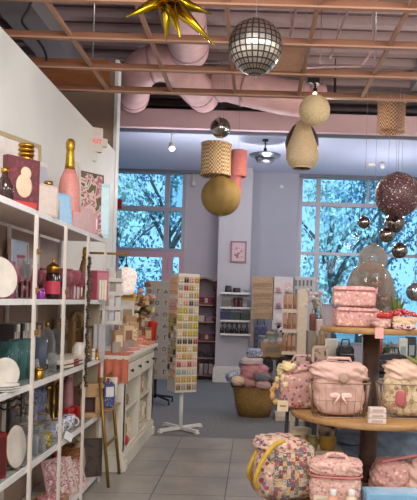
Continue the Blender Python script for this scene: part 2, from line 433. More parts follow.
# ground and trees outside
struct('ground_outside', MB().box((0,34,-.35),(70,40.5,.3)), mat('outside_paving', '#8d9a92', .9, var=.3, scale=.6))
LEAFS = [mat('leaf_teal','#6f9fa0',.6,var=.6,scale=2), mat('leaf_deep','#5f8c9c',.6,var=.5,scale=2), mat('leaf_bright','#dcebdc',.6,var=.4,scale=2)]
BARK = wood('bark','#4b4038','#6a5a4c',4,.9)
def tree(name, label, x, y, h, cr, lm, n, seed, ls=.115):
    r = random.Random(seed)
    root = E(name, label, 'tree', (x,y,-.2), group='trees outside the shop windows')
    tb = MB(); tb.tube([(0,0,0),(.1,0,h*.3),(-.1,.1,h*.55),(.05,0,h*.8)], [.2,.16,.12,.05], 8)
    for k in range(7):
        a = r.uniform(0,6.28); z = h*r.uniform(.3,.6)
        tb.tube([(0,0,z),(math.cos(a)*cr*.4,math.sin(a)*cr*.4,z+h*.15),(math.cos(a)*cr*.8,math.sin(a)*cr*.8,z+h*.25)], [.09,.06,.03], 6)
    tb.build('trunk', BARK, root)
    lb = MB()
    clumps = []
    for k in range(26):
        a = r.uniform(0,6.28); q = math.sqrt(r.random())*cr; z = h*r.uniform(.18,1.0)
        f = math.sin(PI*min(1,max(.1,(z/h-.05)/1.05)))
        clumps.append((q*math.cos(a)*max(.5,f), q*math.sin(a)*max(.5,f), z, r.uniform(.35,.75)))
    for k in range(n):
        c = r.choice(clumps); p = Vector((r.gauss(c[0],c[3]*.62), r.gauss(c[1],c[3]*.62), max(.2,r.gauss(c[2],c[3]*.55))))
        e = Euler((r.uniform(0,6.28),r.uniform(0,6.28),r.uniform(0,6.28))).to_matrix(); s = ls*r.uniform(.6,1.3)
        lb.add([p+e@Vector(q) for q in ((-s,0,0),(0,-s*.45,s*.1),(s,0,0),(0,s*.45,s*.1))], [(0,1,2,3)])
    lb.build('crown', lm, root, kind='stuff')
TR = [(-9.3,26,8.4,2.6,0,'broad teal tree seen through the upper part of the entrance window'),
      (-5.2,20.5,6.2,1.7,2,'pale sunlit tree close outside the glazed door'),
      (-6.6,31,9.5,2.8,1,'dark tall tree behind the pale tree outside the door'),
      (-3.6,27,8.6,1.9,0,'slim teal tree outside the narrow pane beside the column wall'),
      (2.6,22,6.6,1.6,2,'pale sunlit tree outside the first narrow pane of the big window'),
      (4.4,27,8.0,2.3,0,'teal tree with showing branches in the middle of the big window'),
      (7.4,24,7.2,2.2,2,'pale bushy tree outside the big window behind the dark pierced ball'),
      (6.4,33,10.5,3.0,1,'dark tall tree far behind the big window panes'),
      (10.8,30,9.0,2.6,0,'teal tree at the outer end of the big window'),
      (-11.8,24,6.0,2.0,1,'dark low tree hidden far along the entrance window')]
for i, (x,y,h,cr,k,lb_) in enumerate(TR): tree('leafy_tree', lb_, x, y, h, cr, LEAFS[k], 2000, 40+i)
# ================================================================ timber grid hung under the roof deck
GRIDC = mat('grid_cross_brown', '#84563e', .55, var=.12, scale=6)
GRIDL = mat('grid_rail_pale', '#a47a62', .55, var=.08, scale=6)
ZG = 3.6
gy = [3.11,3.74,4.37,5.02,5.67,6.28]; gx = [-.245+.615*k for k in range(-6,7)]
g = E('ceiling_grid', 'brown open timber grid hung below the roof deck over the aisle', 'ceiling grid', (0,0,ZG))
for y in gy: cb_ = MB().box((0,y,.020),(7.9,.028,.046)).build('cross_beam', GRIDC, g, bevel=.003); MB().box((0,y,-.010),(7.9,.045,.013)).build('lower_flange', GRIDL, cb_)
for x in gx: MB().box((x,4.69,.010),(.032,3.24,.03)).build('long_beam', GRIDL, g, bevel=.003)
for x in (-2.7,-1.47,.99,2.22,3.45):
    for y in (3.74,5.67): MB().cyl((x,y,.09),(x,y,ZD-ZG-.02),.006,seg=6).build('hanger_rod', STEEL, g)
one('ceiling_panel', MB().box((0,0,0),(.56,.58,.02)), mat('peach_panel','#d4a488',.7), 'peach infill panel lying in one cell of the timber grid behind the mirrored globe', 'panel', (.0625,5.345,3.615))
# ducts
DUCT = mat('duct_wrap', '#cfa5a5', .6, var=.22, scale=5, bump=.5)
def smoothpath(pts, n=6):
    out = []; m = len(pts)
    for i in range(m-1):
        p0 = pts[max(i-1,0)]; p1 = pts[i]; p2 = pts[i+1]; p3 = pts[min(i+2,m-1)]
        for k in range(n):
            t = k/n
            out.append(.5*((2*p1)+(p2-p0)*t+(2*p0-5*p1+4*p2-p3)*t*t+(3*p1-p0-3*p2+p3)*t**3))
    return out+[pts[-1]]
def duct(label, pts, r):
    root = E('air_duct', label, 'duct', pts[0], group='pink wrapped ducts under the roof deck')
    q = [p-pts[0] for p in smoothpath(pts)]
    MB().tube(q, r, 18).build('duct_tube', DUCT, root)
    for k in (3, len(q)//2, len(q)-4):
        t = (q[k+1]-q[k]).normalized()
        MB().cyl(q[k]-t*.02, q[k]+t*.02, r*1.04, seg=18).cyl(q[k]+Vector((0,0,r)),(q[k].x,q[k].y,ZD-.1-pts[0].z),.006,seg=6).build('strap', mat('duct_strap','#a98088',.5), root)
duct('fat pink wrapped duct bending over in a hoop beside the bulkhead edge', [P(133,97,9.75),P(134,88,9.2),P(138,74,8.8),P(152,64,8.6),P(172,66,8.7),P(190,82,9.0),P(204,97,9.75)], .235)
duct('long pink wrapped duct running across behind the mirrored globe', [P(216,84,9.5),P(228,84,9.4),P(245,88,9.3),P(285,97,9.3),P(322,101,9.4)], .25)
duct('wide pink duct running away from the viewer behind the gold star', [P(177,-22,6.3),P(181,6,6.9),P(186,32,7.6),P(189,50,8.2)], .25)
PIPE = mat('pipe_pink', '#94797a', .5)
def pipe(label, pts, r=.015, m=None):
    mid = pts[1 if len(pts) > 2 else 0]-pts[0]
    one('overhead_pipe', MB().tube(smoothpath([p-pts[0] for p in pts]), r, 8).cyl(mid, (mid.x,mid.y,ZD-.09-pts[0].z), .007, seg=6), m or PIPE, label, 'pipe', pts[0], group='pipes under the roof deck')
pipe('straight thin pipe crossing under the deck above the woven globe lamp', [P(284,70,7.6),P(320,67,7.6),P(362,66,7.6)])
pipe('short sloping pipe rising under the deck beyond the woven globe lamp', [P(330,58,7.4),P(338,36,7.4),P(349,8,7.4)])
pipe('vertical dark conduit hanging in the gap above the fascia', [P(335,76,9.4),P(335,94,9.4)], .02, DARK)
pipe('thin pipe running off towards the outer side girder', [P(362,64,7.8),P(372,48,7.6),P(373,8,7.5)], .016)
pipe('second sloping pipe beside the peach infill panel', [P(290,40,7.2),P(296,8,7.2)], .018)
one('electric_cable', MB().tube(smoothpath([p-P(34,0,6.3) for p in (P(34,-6,6.3),P(28,10,6.3),P(22,21,6.3),P(29,31,6.4),P(40,43,6.5),P(46,55,6.6),P(46,66,6.7))]), .012, 6), DARK, 'dark slack cable looping down from the grey girder above the white wall', 'cable', P(34,0,6.3))
# ================================================================ hanging ornaments
WIRE = mat('hanging_wire', '#8a8484', .5)
def hang(root, top, z, r=.002, m=None): MB().cyl((0,0,top),(0,0,z-root.location.z),r,seg=6).build('hanging_wire', m or WIRE, root)
# gold foil star
c = P(168,-2,3.72); st = E('foil_star', 'shiny gold foil star with long spikes hanging from the timber grid', 'star ornament', c)
FOIL = mat('gold_foil', '#b4951e', .22, 1.0, var=.2)
MB().sphere((0,0,0), .05, 12, 8).build('core', FOIL, st)
for (px, py, k) in [(126,17,.9),(166,41,1),(214,45,.9),(212,14,1.1),(180,37,.8),(205,-12,1.1),(126,-14,1.1),(150,-40,1),(178,-38,.9),(190,-8,.6)]:
    tip = P(px,py,3.72*(1 + .06*(k-1)*6))-c
    d = tip.normalized(); q = d.to_track_quat('Z','Y').to_matrix().to_4x4()
    MB().lathe([(.050,0.0),(.034,tip.length*.4),(.0025,tip.length)], seg=5, M=q).build('spike', FOIL, st, kind=None)
hang(st, .03, ZG)
# mirrored globe with a pointed underside
t = NT('mirror_tiles'); tcx = t.n('ShaderNodeTexCoord'); uv = t.n('ShaderNodeSeparateXYZ'); t.l(tcx.outputs['Object'], uv.inputs[0])
c = P(255.5,46,4.3); s = S(4.3)
mg = E('mirrored_globe', 'large mirrored globe of square silver tiles with dark joints hanging in the grid', 'mirror ball', c)
MIRR = mat('mirror_silver', '#d9d2c8', .3, 1.0, var=.25, scale=30)
body = MB(); til = MB(); nr, ns = 15, 26
def gp(a, b, o=1.0):
    z = -math.cos(a); r = math.sin(a)
    if z < 0: z *= 1 + .16*(1-r)**1.2
    return Vector((r*math.cos(b)*27.2*s*o, r*math.sin(b)*27.2*s*o, z*26.5*s*o))
body.lathe([(max(1e-3,gp(PI*i/20,0,.985).x), gp(PI*i/20,0,.985).z) for i in range(21)], seg=28)
for i in range(nr):
    for j in range(ns):
        g_ = .13
        a0, a1 = PI*(i+g_)/nr, PI*(i+1-g_)/nr; b0, b1 = 2*PI*(j+g_)/ns, 2*PI*(j+1-g_)/ns
        til.add([gp(a0,b0),gp(a0,b1),gp(a1,b1),gp(a1,b0)], [(0,1,2,3)])
body.build('globe_body', mat('globe_dark','#2b2422',.5), mg); til.build('mirror_tiles', MIRR, mg)
hang(mg, 26*s, ZG)
def bauble(label, px, py, rp, Y, m, top=None, name='glass_bauble', cap=True, cat='bauble', group=None):
    c = P(px,py,Y); r = rp*S(Y); root = E(name, label, cat, c, group=group)
    MB().sphere((0,0,0), r, 24, 16).build('glass_ball', m, root)
    MB().cyl((0,0,r*.96),(0,0,r*1.12),r*.2,seg=10).build('cap', STEEL, root)
    hang(root, r*1.1, top or ZG, .0018)
    return root
MERC = mat('mercury_glass', '#a59a94', .16, 1.0, var=.5, scale=22)
bauble('small silver mirrored glass ball hanging above the straw drum shade', 220.5,128,10.2,7.6, mat('bauble_bright','#b9b4ac',.08,1.0,var=.45,scale=16), ZD-.1)
GB = 'speckled glass baubles hanging before the big window'
bauble('tiny dark speckled bauble alone before the window glass', 364,222.5,6.2,6.0, MERC, group=GB)
bauble('speckled bauble hanging directly under the dark pierced ball', 394.5,223,10.4,6.25, MERC, group=GB)
bauble('speckled bauble third from above, lower than the one under the pierced ball', 386.5,235,7.6,6.0, MERC, group=GB)
bauble('speckled bauble nearest the outer edge, level with the lower window bar', 399.5,250.5,8.0,6.1, MERC, group=GB)
bauble('large clear-rimmed speckled bauble just above the smoky dome', 373,259,14.5,6.2, glassy('bauble_clear','#d0c8c2',.25,.04), group=GB)
# shades and lanterns
STRAW = weave('straw_weave', '#dcc094', '#8e6c46', 44); RATT = weave('rattan_weave', '#c09a7a', '#6e4f3b', 44)
def drum(name, label, px, py, wp, hp, Y, m, top, taper=1.0):
    c = P(px,py,Y); s = S(Y); r, h = wp*s/2, hp*s; root = E(name, label, 'lamp shade', c)
    MB().lathe([(r,-h/2),(r*1.005,0),(r*taper,h/2),(r*taper-.012,h/2),(r-.012,-h/2)], seg=28, caps=False).build('shade', m, root)
    MB().tube([(r*math.cos(a),r*math.sin(a),-h/2) for a in [2*PI*k/28 for k in range(28)]], .009, 6, True).build('rim', m, root)
    MB().tube([(r*taper*math.cos(a),r*taper*math.sin(a),h/2) for a in [2*PI*k/28 for k in range(28)]], .009, 6, True).build('rim', m, root)
    MB().box((0,0,h/2-.01),(2*r*taper,.008,.008)).box((0,0,h/2-.01),(.008,2*r*taper,.008)).build('spider', DARK, root)
    hang(root, h/2-.01, top); return root
drum('straw_lamp_shade', 'woven straw drum shade hanging over the olive paper lantern', 216,160,30,31,7.9, STRAW, ZD-.1)
drum('rattan_drum_shade', 'brown rattan drum shade high up near the fascia at the window side', 391.5,117.5,27,28,8.2, RATT, ZD-.1)
c = P(238,172,8.6); root = E('fabric_pendant', 'two-tier coral pink fabric pendant shade behind the straw drum', 'lamp shade', c); s = S(8.6)
CORAL = mat('coral_fabric','#e88f8c',.8)
for (r, z0, z1, x) in ((8.6,-5,21,0),(6.8,-24,0,-3)):
    MB().lathe([(r*s,z0*s),(r*s,z1*s),(r*s-.01,z1*s),(r*s-.01,z0*s)], c=(x*s,0,0), seg=24, caps=False).build('shade_tier', CORAL, root)
hang(root, 21*s, ZD-.1)
def lantern(name, label, px, py, rp, Y, m, top, sc=(1,1,1), ribs=12, ring=None):
    c = P(px,py,Y); r = rp*S(Y); root = E(name, label, 'lantern', c); mb = MB(); seg, rg = ribs*4, 16
    vs = []; fs = []
    for i in range(rg+1):
        a = .12+(PI-.24)*i/rg
        for k in range(seg):
            b = 2*PI*k/seg; q = r*(1 + .03*abs(math.sin(b*ribs/2))*math.sin(a))
            vs.append((q*math.sin(a)*math.cos(b)*sc[0], q*math.sin(a)*math.sin(b)*sc[1], -q*math.cos(a)*sc[2]))
    for i in range(rg):
        for k in range(seg): fs.append((i*seg+k,i*seg+(k+1)%seg,(i+1)*seg+(k+1)%seg,(i+1)*seg+k))
    mb.add(vs, fs, True).build('shade', m, root)
    for sg in (-1,1):
        z = sg*r*math.cos(.12)*sc[2]; q = r*math.sin(.12)
        MB().tube([(q*math.cos(2*PI*k/16),q*math.sin(2*PI*k/16),z) for k in range(16)], .007, 6, True).build('ring', ring or GOLD, root)
    hang(root, r*.98*sc[2], top); return root
lantern('paper_lantern', 'round olive gold ribbed paper lantern hanging below the straw drum', 221,196.5,19.5,7.7, mat('olive_paper','#94773f',.7,var=.2,scale=8), ZD-.1)
dk = lantern('pierced_ball_lantern', 'dark maroon pierced ball lantern hanging before the big window', 397.5,195,22.2,5.9, floral('pierced_maroon','#4c2a2c',['#d8d2d6','#4c2a2c','#9a7a7a','#4c2a2c','#c4b8c0'],46,.30,.5), ZG, ring=DARK)
# woven globe lamp on a rail fitting
Y = 6.2; c = P(314.5,110.5,Y); s = S(Y)
root = E('woven_globe_lamp', 'round beige woven globe lamp with a lit bulb at its neck under a black fitting', 'lamp', c)
BEIGE = weave('beige_string', '#e6d0a6', '#cdb488', 90, bump=.3)
MB().sphere((0,0,0), 15.6*s, 28, 18).build('globe_shade', BEIGE, root)
MB().cyl((0,0,13*s),(0,0,18*s),2.6*s,1.6*s,10).build('bulb', mat('warm_bulb','#ffe6b8',.4,emit=9.0), root)
MB().cyl((0,0,18*s),(0,0,22*s),2.2*s,seg=10).cyl((0,0,22*s),(0,0,27*s),1.0*s,seg=8).build('socket', BLACK, root)
MB().box((-2*s,0,30*s),(12*s,.06,7*s)).cyl((0,0,33*s),(0,0,ZG-c.z),.008,seg=6).build('track_fitting', BLACK, root)
# pear-shaped lantern and dark wire lantern behind
def lathe_lamp(name, label, px, py, Y, prof, m, top, rim=None):
    c = P(px,py,Y); s = S(Y); root = E(name, label, 'lantern', c)
    MB().lathe([(r*s,z*s) for r,z in prof], seg=28, caps=False).build('shade', m, root)
    z, r = prof[0][1]*s, prof[0][0]*s
    MB().tube([(r*math.cos(2*PI*k/24),r*math.sin(2*PI*k/24),z) for k in range(24)], .010, 6, True).build('rim', rim or m, root)
    MB().box((0,0,prof[-1][1]*s-.01),(2*prof[-1][0]*s,.01,.01)).build('spider', DARK, root)
    hang(root, prof[-1][1]*s-.012, top); return root
lathe_lamp('pear_lantern', 'pear-shaped beige woven lantern hanging below the round globe lamp', 302.5,146,6.5, [(9,-22),(13.5,-19),(16.3,-13),(16.5,-6),(14,3),(10.5,12),(7.5,20),(6.5,24)], weave('beige_gauze','#dfc8a4','#cbb08a',110,bump=.4), ZD-.1)
lathe_lamp('wire_lantern', 'dark brown wire lantern half hidden behind the pear-shaped lantern', 302,145,7.0, [(10,-15),(15,-9),(17,0),(15.5,9),(10,18),(4,23)], mat('dark_wire','#4b3230',.5), ZD-.1)
# ================================================================ track rails and spots in the back bay
RAIL = mat('rail_grey', '#6f717c', .4, .4)
one('track_rail', MB().box((0,0,0),(9,.05,.05)), RAIL, 'long grey light rail along the bottom edge of the pink fascia', 'light rail', (1.2,10.16,ZS-.026))
one('track_rail', MB().box((0,0,0),(10,.07,.06)), RAIL, 'long grey rail along the top of the back windows', 'light rail', (0,YB-.06,ZS-.031-.0))
def spot(label, px, py, Y, ztop, lit=False, yaw=0.4):
    c = P(px,py,Y); root = E('track_spotlight', label, 'spotlight', c, group='small spotlights on the back rails')
    MB().cyl((0,0,.05),(0,0,ztop-c.z),.012,seg=8).build('stem', WHITE, root)
    q = Euler((2.5,0,yaw)).to_matrix().to_4x4()
    MB().lathe([(.02,-.06),(.035,-.05),(.05,.05),(.045,.06)], seg=14, M=q).build('lamp_head', WHITE, root)
    MB().lathe([(.001,0.058),(.044,.062),(.044,.066),(.001,.066)], seg=14, M=q).build('lens', mat('spot_lens_lit','#fff2d8',.4,emit=14.0) if lit else mat('spot_lens','#d8d8dc',.2), root)
spot('lit white spotlight hanging from the fascia rail over the entrance window', 171.5,146,10.16, ZS-.05, True)
spot('unlit small spotlight under the window rail above the wall corner', 281,186,YB-.06, ZS-.06)
spot('unlit small spotlight under the window rail beside the straw drum', 193,183,YB-.06, ZS-.06)
spot('unlit small spotlight on the soffit at the big window side', 382,165,12.0, ZS)
c = P(378,157,12.0); one('smoke_detector', MB().lathe([(.0,0),(.07,0),(.1,.02),(.1,.05)],seg=20), WHITE, 'round white smoke detector disc on the soffit at the big window side', 'smoke detector', (c.x-.1,12.15,ZS-.051))
# disc pendant
c = P(265,157,10.6); s = S(10.6); root = E('disc_pendant', 'wide silver metal disc pendant hanging under the soffit', 'pendant lamp', (c.x,10.6,c.z))
DISC = mat('disc_metal','#8b8d96',.3,.9)
MB().lathe([(16*s,1.5*s),(15*s,.5*s),(11*s,.5*s),(10*s,-1.5*s),(4*s,-1.5*s),(3*s,3*s),(5*s,4*s),(11*s,3*s),(16*s,2*s)], seg=32, caps=False).build('disc', DISC, root)
MB().lathe([(7*s,-6*s),(9.5*s,-3.5*s),(10*s,-1.2*s)], seg=28).build('reflector_bowl', mat('disc_dark','#5f6069',.35,.8), root)
MB().cyl((0,0,3*s),(0,0,9*s),2.5*s,1.3*s,12).build('hub', DARK, root)
MB().cyl((0,0,8*s),(0,0,ZS-c.z),.012,seg=8).lathe([(.05,ZS-c.z-.03),(.05,ZS-c.z-.001)],seg=14).build('rod', DARK, root)
# exit sign on the wall top
c = P(98,140,7.0); root = E('exit_sign', 'white tilted exit sign box with red lettering on top of the partition wall', 'exit sign', (c.x-.04,7.0,c.z), 0.5)
MB().box((0,0,0),(.17,.07,.26)).box((.11,0,-.02),(.06,.06,.09)).build('sign_housing', mat('sign_white','#d9cfc8',.5), root, bevel=.008)
def text(s, size, mat_, parent, loc, rot, name='lettering', ext=.002):
    cu = bpy.data.curves.new(name, 'FONT'); cu.body = s; cu.size = size; cu.align_x = 'CENTER'; cu.align_y = 'CENTER'; cu.extrude = ext
    tmp = bpy.data.objects.new('tmp', cu); COL.objects.link(tmp)
    me = bpy.data.meshes.new_from_object(tmp.evaluated_get(bpy.context.evaluated_depsgraph_get())); me.name = name
    bpy.data.objects.remove(tmp); bpy.data.curves.remove(cu)
    me.materials.clear(); me.materials.append(mat_)
    o = bpy.data.objects.new(name, me); COL.objects.link(o); o.parent = parent; o.location = loc; o.rotation_euler = rot
    return o
text('EXIT', .075, mat('red_lettering','#e0403a',.5,emit=.6), root, (0,-.037,-.02), (PI/2,0,0))
MB().box((0,0,-.17),(.05,.05,.12)).build('mounting_post', WHITE, root)
c = P(118.5,204,YB); one('red_notice', MB().box((0,0,0),(.10,.02,.2)), REDM, 'small red notice stuck on the entrance window bar beside the partition end', 'notice', (c.x+.02,YB-.003,c.z))
# ================================================================ white display shelving along the partition wall
XF, XB = -1.315, -1.70
LV = [.075,.585,1.07,1.575,2.105]            # upper faces of the boards
sh = E('display_shelving', 'long white metal display shelving with five open shelves along the partition wall', 'shelving', (0,0,0))
SHW = mat('shelf_white','#d6ccc3',.4,var=.04); SHB = mat('shelf_board','#cdc3bb',.5,var=.06); SHE = mat('shelf_edge','#dcdad8',.4); SHG = glassy('shelf_glass','#dfe5e4',.1,.05)
Y0, Y1 = 2.62, 5.66
for z in LV:
    b = MB().box(((XF+XB)/2,(Y0+Y1)/2,z-.0105),(XB*-1+XF-.02,Y1-Y0,.021)).build('glass_shelf' if z in LV[1:3] else 'shelf_board', SHG if z in LV[1:3] else SHB, sh)
    MB().box((XF-.003,(Y0+Y1)/2,z-.014),(.016,Y1-Y0,.034)).build('edge_strip', SHE, b)
py = [2.65,3.25,3.85,4.45,5.05,5.64]
for y in py:
    MB().box((XF+.014,y,1.04),(.018,.025,2.08)).build('post', SHW, sh)
    MB().box((XB+.012,y,1.04),(.018,.03,2.08)).build('post', SHW, sh)
MB().box((XB-.012,(Y0+Y1)/2,1.04),(.012,Y1-Y0,2.05)).build('back_panel', mat('shelving_back','#a98f7f',.6,var=.15,scale=4), sh)
for i, y in enumerate(py[2:5]):
    for z in ((1.86,1.63,1.38) if i != 1 else (1.63,)):
        MB().box((XF+.029,y,z),(.012,.026,.03)).cyl((XF+.03,y,z),(XF+.045,y,z),.008,seg=8).build('clip', BRASS, sh)
MB().box(((XF+XB)/2,Y1+.012,.80),(XB*-1+XF-.06,.012,1.52)).build('end_panel', mat('shelving_end_dim','#a8977f',.6,var=.15,scale=4), sh)  # added tan sheet, its colour stands for the dimly lit wall beyond
EPS = .0008
def on(px, l, X=-1.48):
    v = LS(px, LV[l], X); v.z += EPS
    if v.y > 5.50:
        v.y = 5.50 + .04*(v.y-5.5); v.x = (px-PX)*v.y/F - (v.z-HC)*sn/cs
    return v
def hz(p, py): return HC + ((PY-py)*cs + (p.x*F/p.y)*sn)*p.y/F - p.z   # height that reaches picture row py above p
def fw(px0, px1, Y, phi, X):
    k = math.cos(phi) + math.sin(phi)*abs(X)/Y
    return abs(px1-px0)*S(Y)/k
# ---- reusable goods
def panel(name, label, cat, loc, w, h, d, phi, frame_m, print_m, border=.02, lean=0.0, part='print', frame='frame', group=None):
    """picture frame, book or card standing on its lower edge; phi 0 faces the viewer, 90 deg faces the aisle"""
    o = E(name, label, cat, loc, phi, group, rx=0); i = -lean
    Mx = Matrix.Rotation(i, 4, 'X')
    a = MB(); 
    if border:
        for (cx, cz, ww, hh) in ((0,border/2,w,border),(0,h-border/2,w,border),(-w/2+border/2,h/2,border,h-2*border),(w/2-border/2,h/2,border,h-2*border)): a.box((cx,0,cz),(ww,d,hh))
    else: a.box((0,0,h/2),(w,d,h))
    a.v = [Mx@p for p in a.v]; a.build(frame, frame_m, o)
    b = MB().box((0,.001 if border else -d/2-.001,h/2),(w-2*border if border else w*.86,d*.7 if border else .002,h-2*border if border else h*.86)); b.v = [Mx@p for p in b.v]; b.build(part, print_m, o)
    return o
def vessel(name, label, cat, loc, prof, m, seg=20, group=None): return one(name, MB().lathe(prof, seg=seg, caps=False), m, label, cat, loc, group=group)
def goblet_prof(h, r, t=.003): return [(.001,0),(r*.75,0),(r*.75,.004),(.006,.010),(.005,h*.45),(r*.55,h*.52),(r*.95,h*.7),(r,h),(r-t,h),(r*.92,h*.7),(r*.5,h*.55),(.001,h*.53)]
def tumbler_prof(h, r, t=.003): return [(.001,0),(r*.85,0),(r,h),(r-t,h),(r*.82,.008),(.001,.008)]
def bottle(name, label, cat, loc, h, r, m, cap, neck=.35, capname='cap', label_m=None, group=None):
    o = E(name, label, cat, loc, 0, group)
    MB().lathe([(.001,0),(r,0),(r,h*(1-neck)*.72),(r*.75,h*(1-neck)),(r*.34,h*(1-neck*.6)),(r*.3,h*.93)], seg=20).build('bottle_body', m, o)
    MB().lathe([(r*.40,h*(1-neck*.35)),(r*.40,h*.985),(r*.2,h)], seg=16).build(capname, cap, o)
    if label_m: MB().lathe([(r*1.02,h*.15),(r*1.02,h*.42)], seg=20, caps=False).build('paper_label', label_m, o)
    return o
def jar(name, label, cat, loc, h, r, m, lid, label_m=None, lidh=.18, group=None, knob=False):
    o = E(name, label, cat, loc, 0, group)
    MB().lathe([(.001,0),(r*.95,0),(r,h*.06),(r,h*(1-lidh)*.93),(r*.86,h*(1-lidh))], seg=20).build('jar_body', m, o)
    l = MB().lathe([(r*.93,h*(1-lidh)),(r*.96,h*.97),(r*.9,h)], seg=20)
    if knob: l.lathe([(r*.9,h),(r*.3,h*1.1),(r*.12,h*1.14),(r*.22,h*1.22),(.001,h*1.26)], seg=16, caps=False)
    l.build('lid', lid, o)
    if label_m: MB().lathe([(r*1.015,h*.16),(r*1.015,h*.55)], seg=20, caps=False).build('paper_label', label_m, o)
    return o
def plate(name, label, loc, r, phi, m, rim=None, lean=.18):
    o = E(name, label, 'plate', (loc[0],loc[1],loc[2]), phi)
    q = Matrix.Translation((0,0,r*math.cos(lean)+.004)) @ Matrix.Rotation(PI/2-lean,4,'X')
    MB().lathe([(.001,0),(r*.62,.0),(r*.97,.016),(r,.019),(r*.96,.022),(r*.6,.006),(.001,.006)], seg=32, M=q, caps=False).build('plate_disc', m, o)
    MB().tube([q@Vector((r*.985*math.cos(2*PI*k/32),r*.985*math.sin(2*PI*k/32),.019)) for k in range(32)], .003, 6, True).build('rim_line', rim or m, o)
    MB().tube([(-r*.3,-.06,.003),(-r*.3,.05,.003),(-r*.3,.055,r*.5)], .003, 6).tube([(r*.3,-.06,.003),(r*.3,.05,.003),(r*.3,.055,r*.5)], .003, 6).box((0,.0,.003),(r*.6,.006,.006)).build('stand', DARK, o)
    return o
D90 = PI/2; D70 = math.radians(70); D55 = math.radians(55); D40 = math.radians(40); D20 = math.radians(20)
# ---------------------------------------------------------------- top of the shelving
T = 4
p = on(19,T,-1.60); panel('letter_board', 'tall white felt board in a pale gold frame leaning on the partition wall', 'picture frame', p, .46,hz(p,137),.03,D70, mat('champagne_frame','#b3a37f',.4,.3), mat('felt_white','#cfc6c2',.9), .03, .06)
p = on(24.5,T,-1.49); o = bottle('ribbed_bottle', 'gold ribbed tall bottle between the felt board and the maroon box', 'bottle', p, hz(p,143),.06, mat('gold_ribbed','#a57a2c',.3,.8), GOLD, .3)
H_ = hz(p,143)
for z in [H_*k for k in (.72,.78,.84,.90,.96)]: MB().lathe([(.045,z-.011),(.053,z),(.045,z+.011)], seg=16).build('ribbed_collar', GOLD, o)
p = on(20.5,T,-1.38); H_ = hz(p,158); mx = panel('gift_book', 'maroon illustrated gift book with a pale dog figure on its cover', 'book', p, .215,H_,.05,D55, mat('maroon_cover','#5a1d26',.5), pixmat('cover_print',['#4a1f2b','#6b2430','#54202c','#7a2a30'],14), 0)
MB().sphere((0,-.029,.13), .055, 14, 10, (1,.06,1.25)).sphere((0.01,-.030,.205), .036, 14, 10, (1,.06,1)).build('cover_figure', mat('figure_cream','#cdb39a',.7), mx)
MB().box((0,-.0285,.022),(.18,.003,.035)).build('cover_title', mat('title_red','#b4362e',.6), mx)
p = on(38.5,T,-1.52); panel('slim_book', 'slim white and grey gift book standing behind the maroon one', 'book', p, .12,hz(p,162),.03,D70, mat('grey_cover','#c9c1bb',.6), mat('pale_print','#a9a6b5',.6), 0)
p = on(4,T,-1.38); bottle('liqueur_bottle', 'dark bottle with a gold stopper at the near end of the shelving top', 'bottle', p, hz(p,168),.05, mat('dark_glass','#3a2626',.15), GOLD, .4, 'stopper')
p = on(47.5,T,-1.39); bottle('perfume_bottle', 'clear squat bottle with a big gold cap beside the maroon book', 'bottle', p, hz(p,181),.075, mat('frosted_pale','#c2b8ae',.25), GOLD, .36)
p = on(44,T,-1.345); panel('gift_card', 'grey folded card with two white marks in front of the squat gold capped bottle', 'card', p, .20,.20,.012,D55, mat('card_grey','#b6a6a0',.6), mat('card_marks','#c8bab2',.6), 0)
p = on(68,T,-1.42); o = E('champagne_bottle', 'tall pink glitter champagne bottle with gold foil neck', 'bottle', p)
s = p.y/F; q = hz(p,139)/65
MB().lathe([(.001,0),(10.2*s,0),(10.6*s,2*q),(10.4*s,30*q),(8.8*s,37*q),(5.2*s,43*q)], seg=24).build('bottle_body', mat('pink_glitter','#d98e86',.45,var=.2,scale=60,bump=.2), o)
MB().lathe([(5.4*s,42*q),(4.5*s,47*q),(3.7*s,57*q),(4.5*s,58*q),(4.5*s,63*q),(2.5*s,65*q)], seg=20).build('foil_neck', mat('foil_gold','#b58d2c',.35,.8,bump=.3), o)
p = on(60.5,T,-1.38); panel('glossy_box', 'glossy sky blue gift box leaning beside the pink champagne bottle', 'box', p, .17,hz(p,193),.05,D55, mat('gloss_blue','#8db4da',.15,coat=.6), mat('gloss_sky','#9cc3e2',.12,coat=.6), 0, .15)
p = on(78.5,T,-1.43); panel('narrow_frame', 'narrow white frame edge standing between the pink bottle and the floral print', 'picture frame', p, .06,hz(p,162),.02,D70, mat('frame_white','#cfc7c0',.5), mat('print_pale','#c4b3ae',.6), .02, .05)
p = on(90,T,-1.38); panel('floral_print', 'large floral print with pink blooms and green leaves leaning on the partition wall', 'picture', p, .30,hz(p,172),.02,D55, mat('print_edge','#6b5248',.6), pixmat('bloom_print',['#4d4a3a','#c8bcae','#b0607c','#cdb8ac','#5d6440','#8c3d52'],9), .012, .06)
p = on(104,T,-1.42); panel('pale_card', 'pale ice blue card standing at the far end of the shelving top', 'card', p, .07,hz(p,184),.02,D20, mat('ice_blue','#a9c9d8',.4), mat('ice_blue_print','#bfe0ea',.3), 0)
for i, (px, w_, h_, lab, c) in enumerate([(75,.14,.13,'small coral pink gift box under the champagne bottle','#dc9a95'),(83,.18,.20,'clear fronted pink gift box at the middle of the shelving top','#c99a9e'),(95,.16,.20,'pink box with white reflected neon numerals at the far end of the shelving top','#d99098')]):
    p = on(px,T,-1.365); o = E('gift_box', lab, 'box', p, D70)
    MB().box((0,0,h_/2),(w_,.06,h_*.99)).build('box_body', M(c,.35), o, bevel=.003)
    MB().box((0,-.0315,h_*.5),(w_*.82,.002,h_*.7)).build('window_film', mat('film_pale','#cfb0b2',.12), o)
    if i == 2: text('10', .13, mat('numeral_reflection','#fff0ee',.3), o, (0,-.034,h_*.5), (PI/2,0,0), 'numerals')  # numerals stand for a neon reflection, drawn in plain white
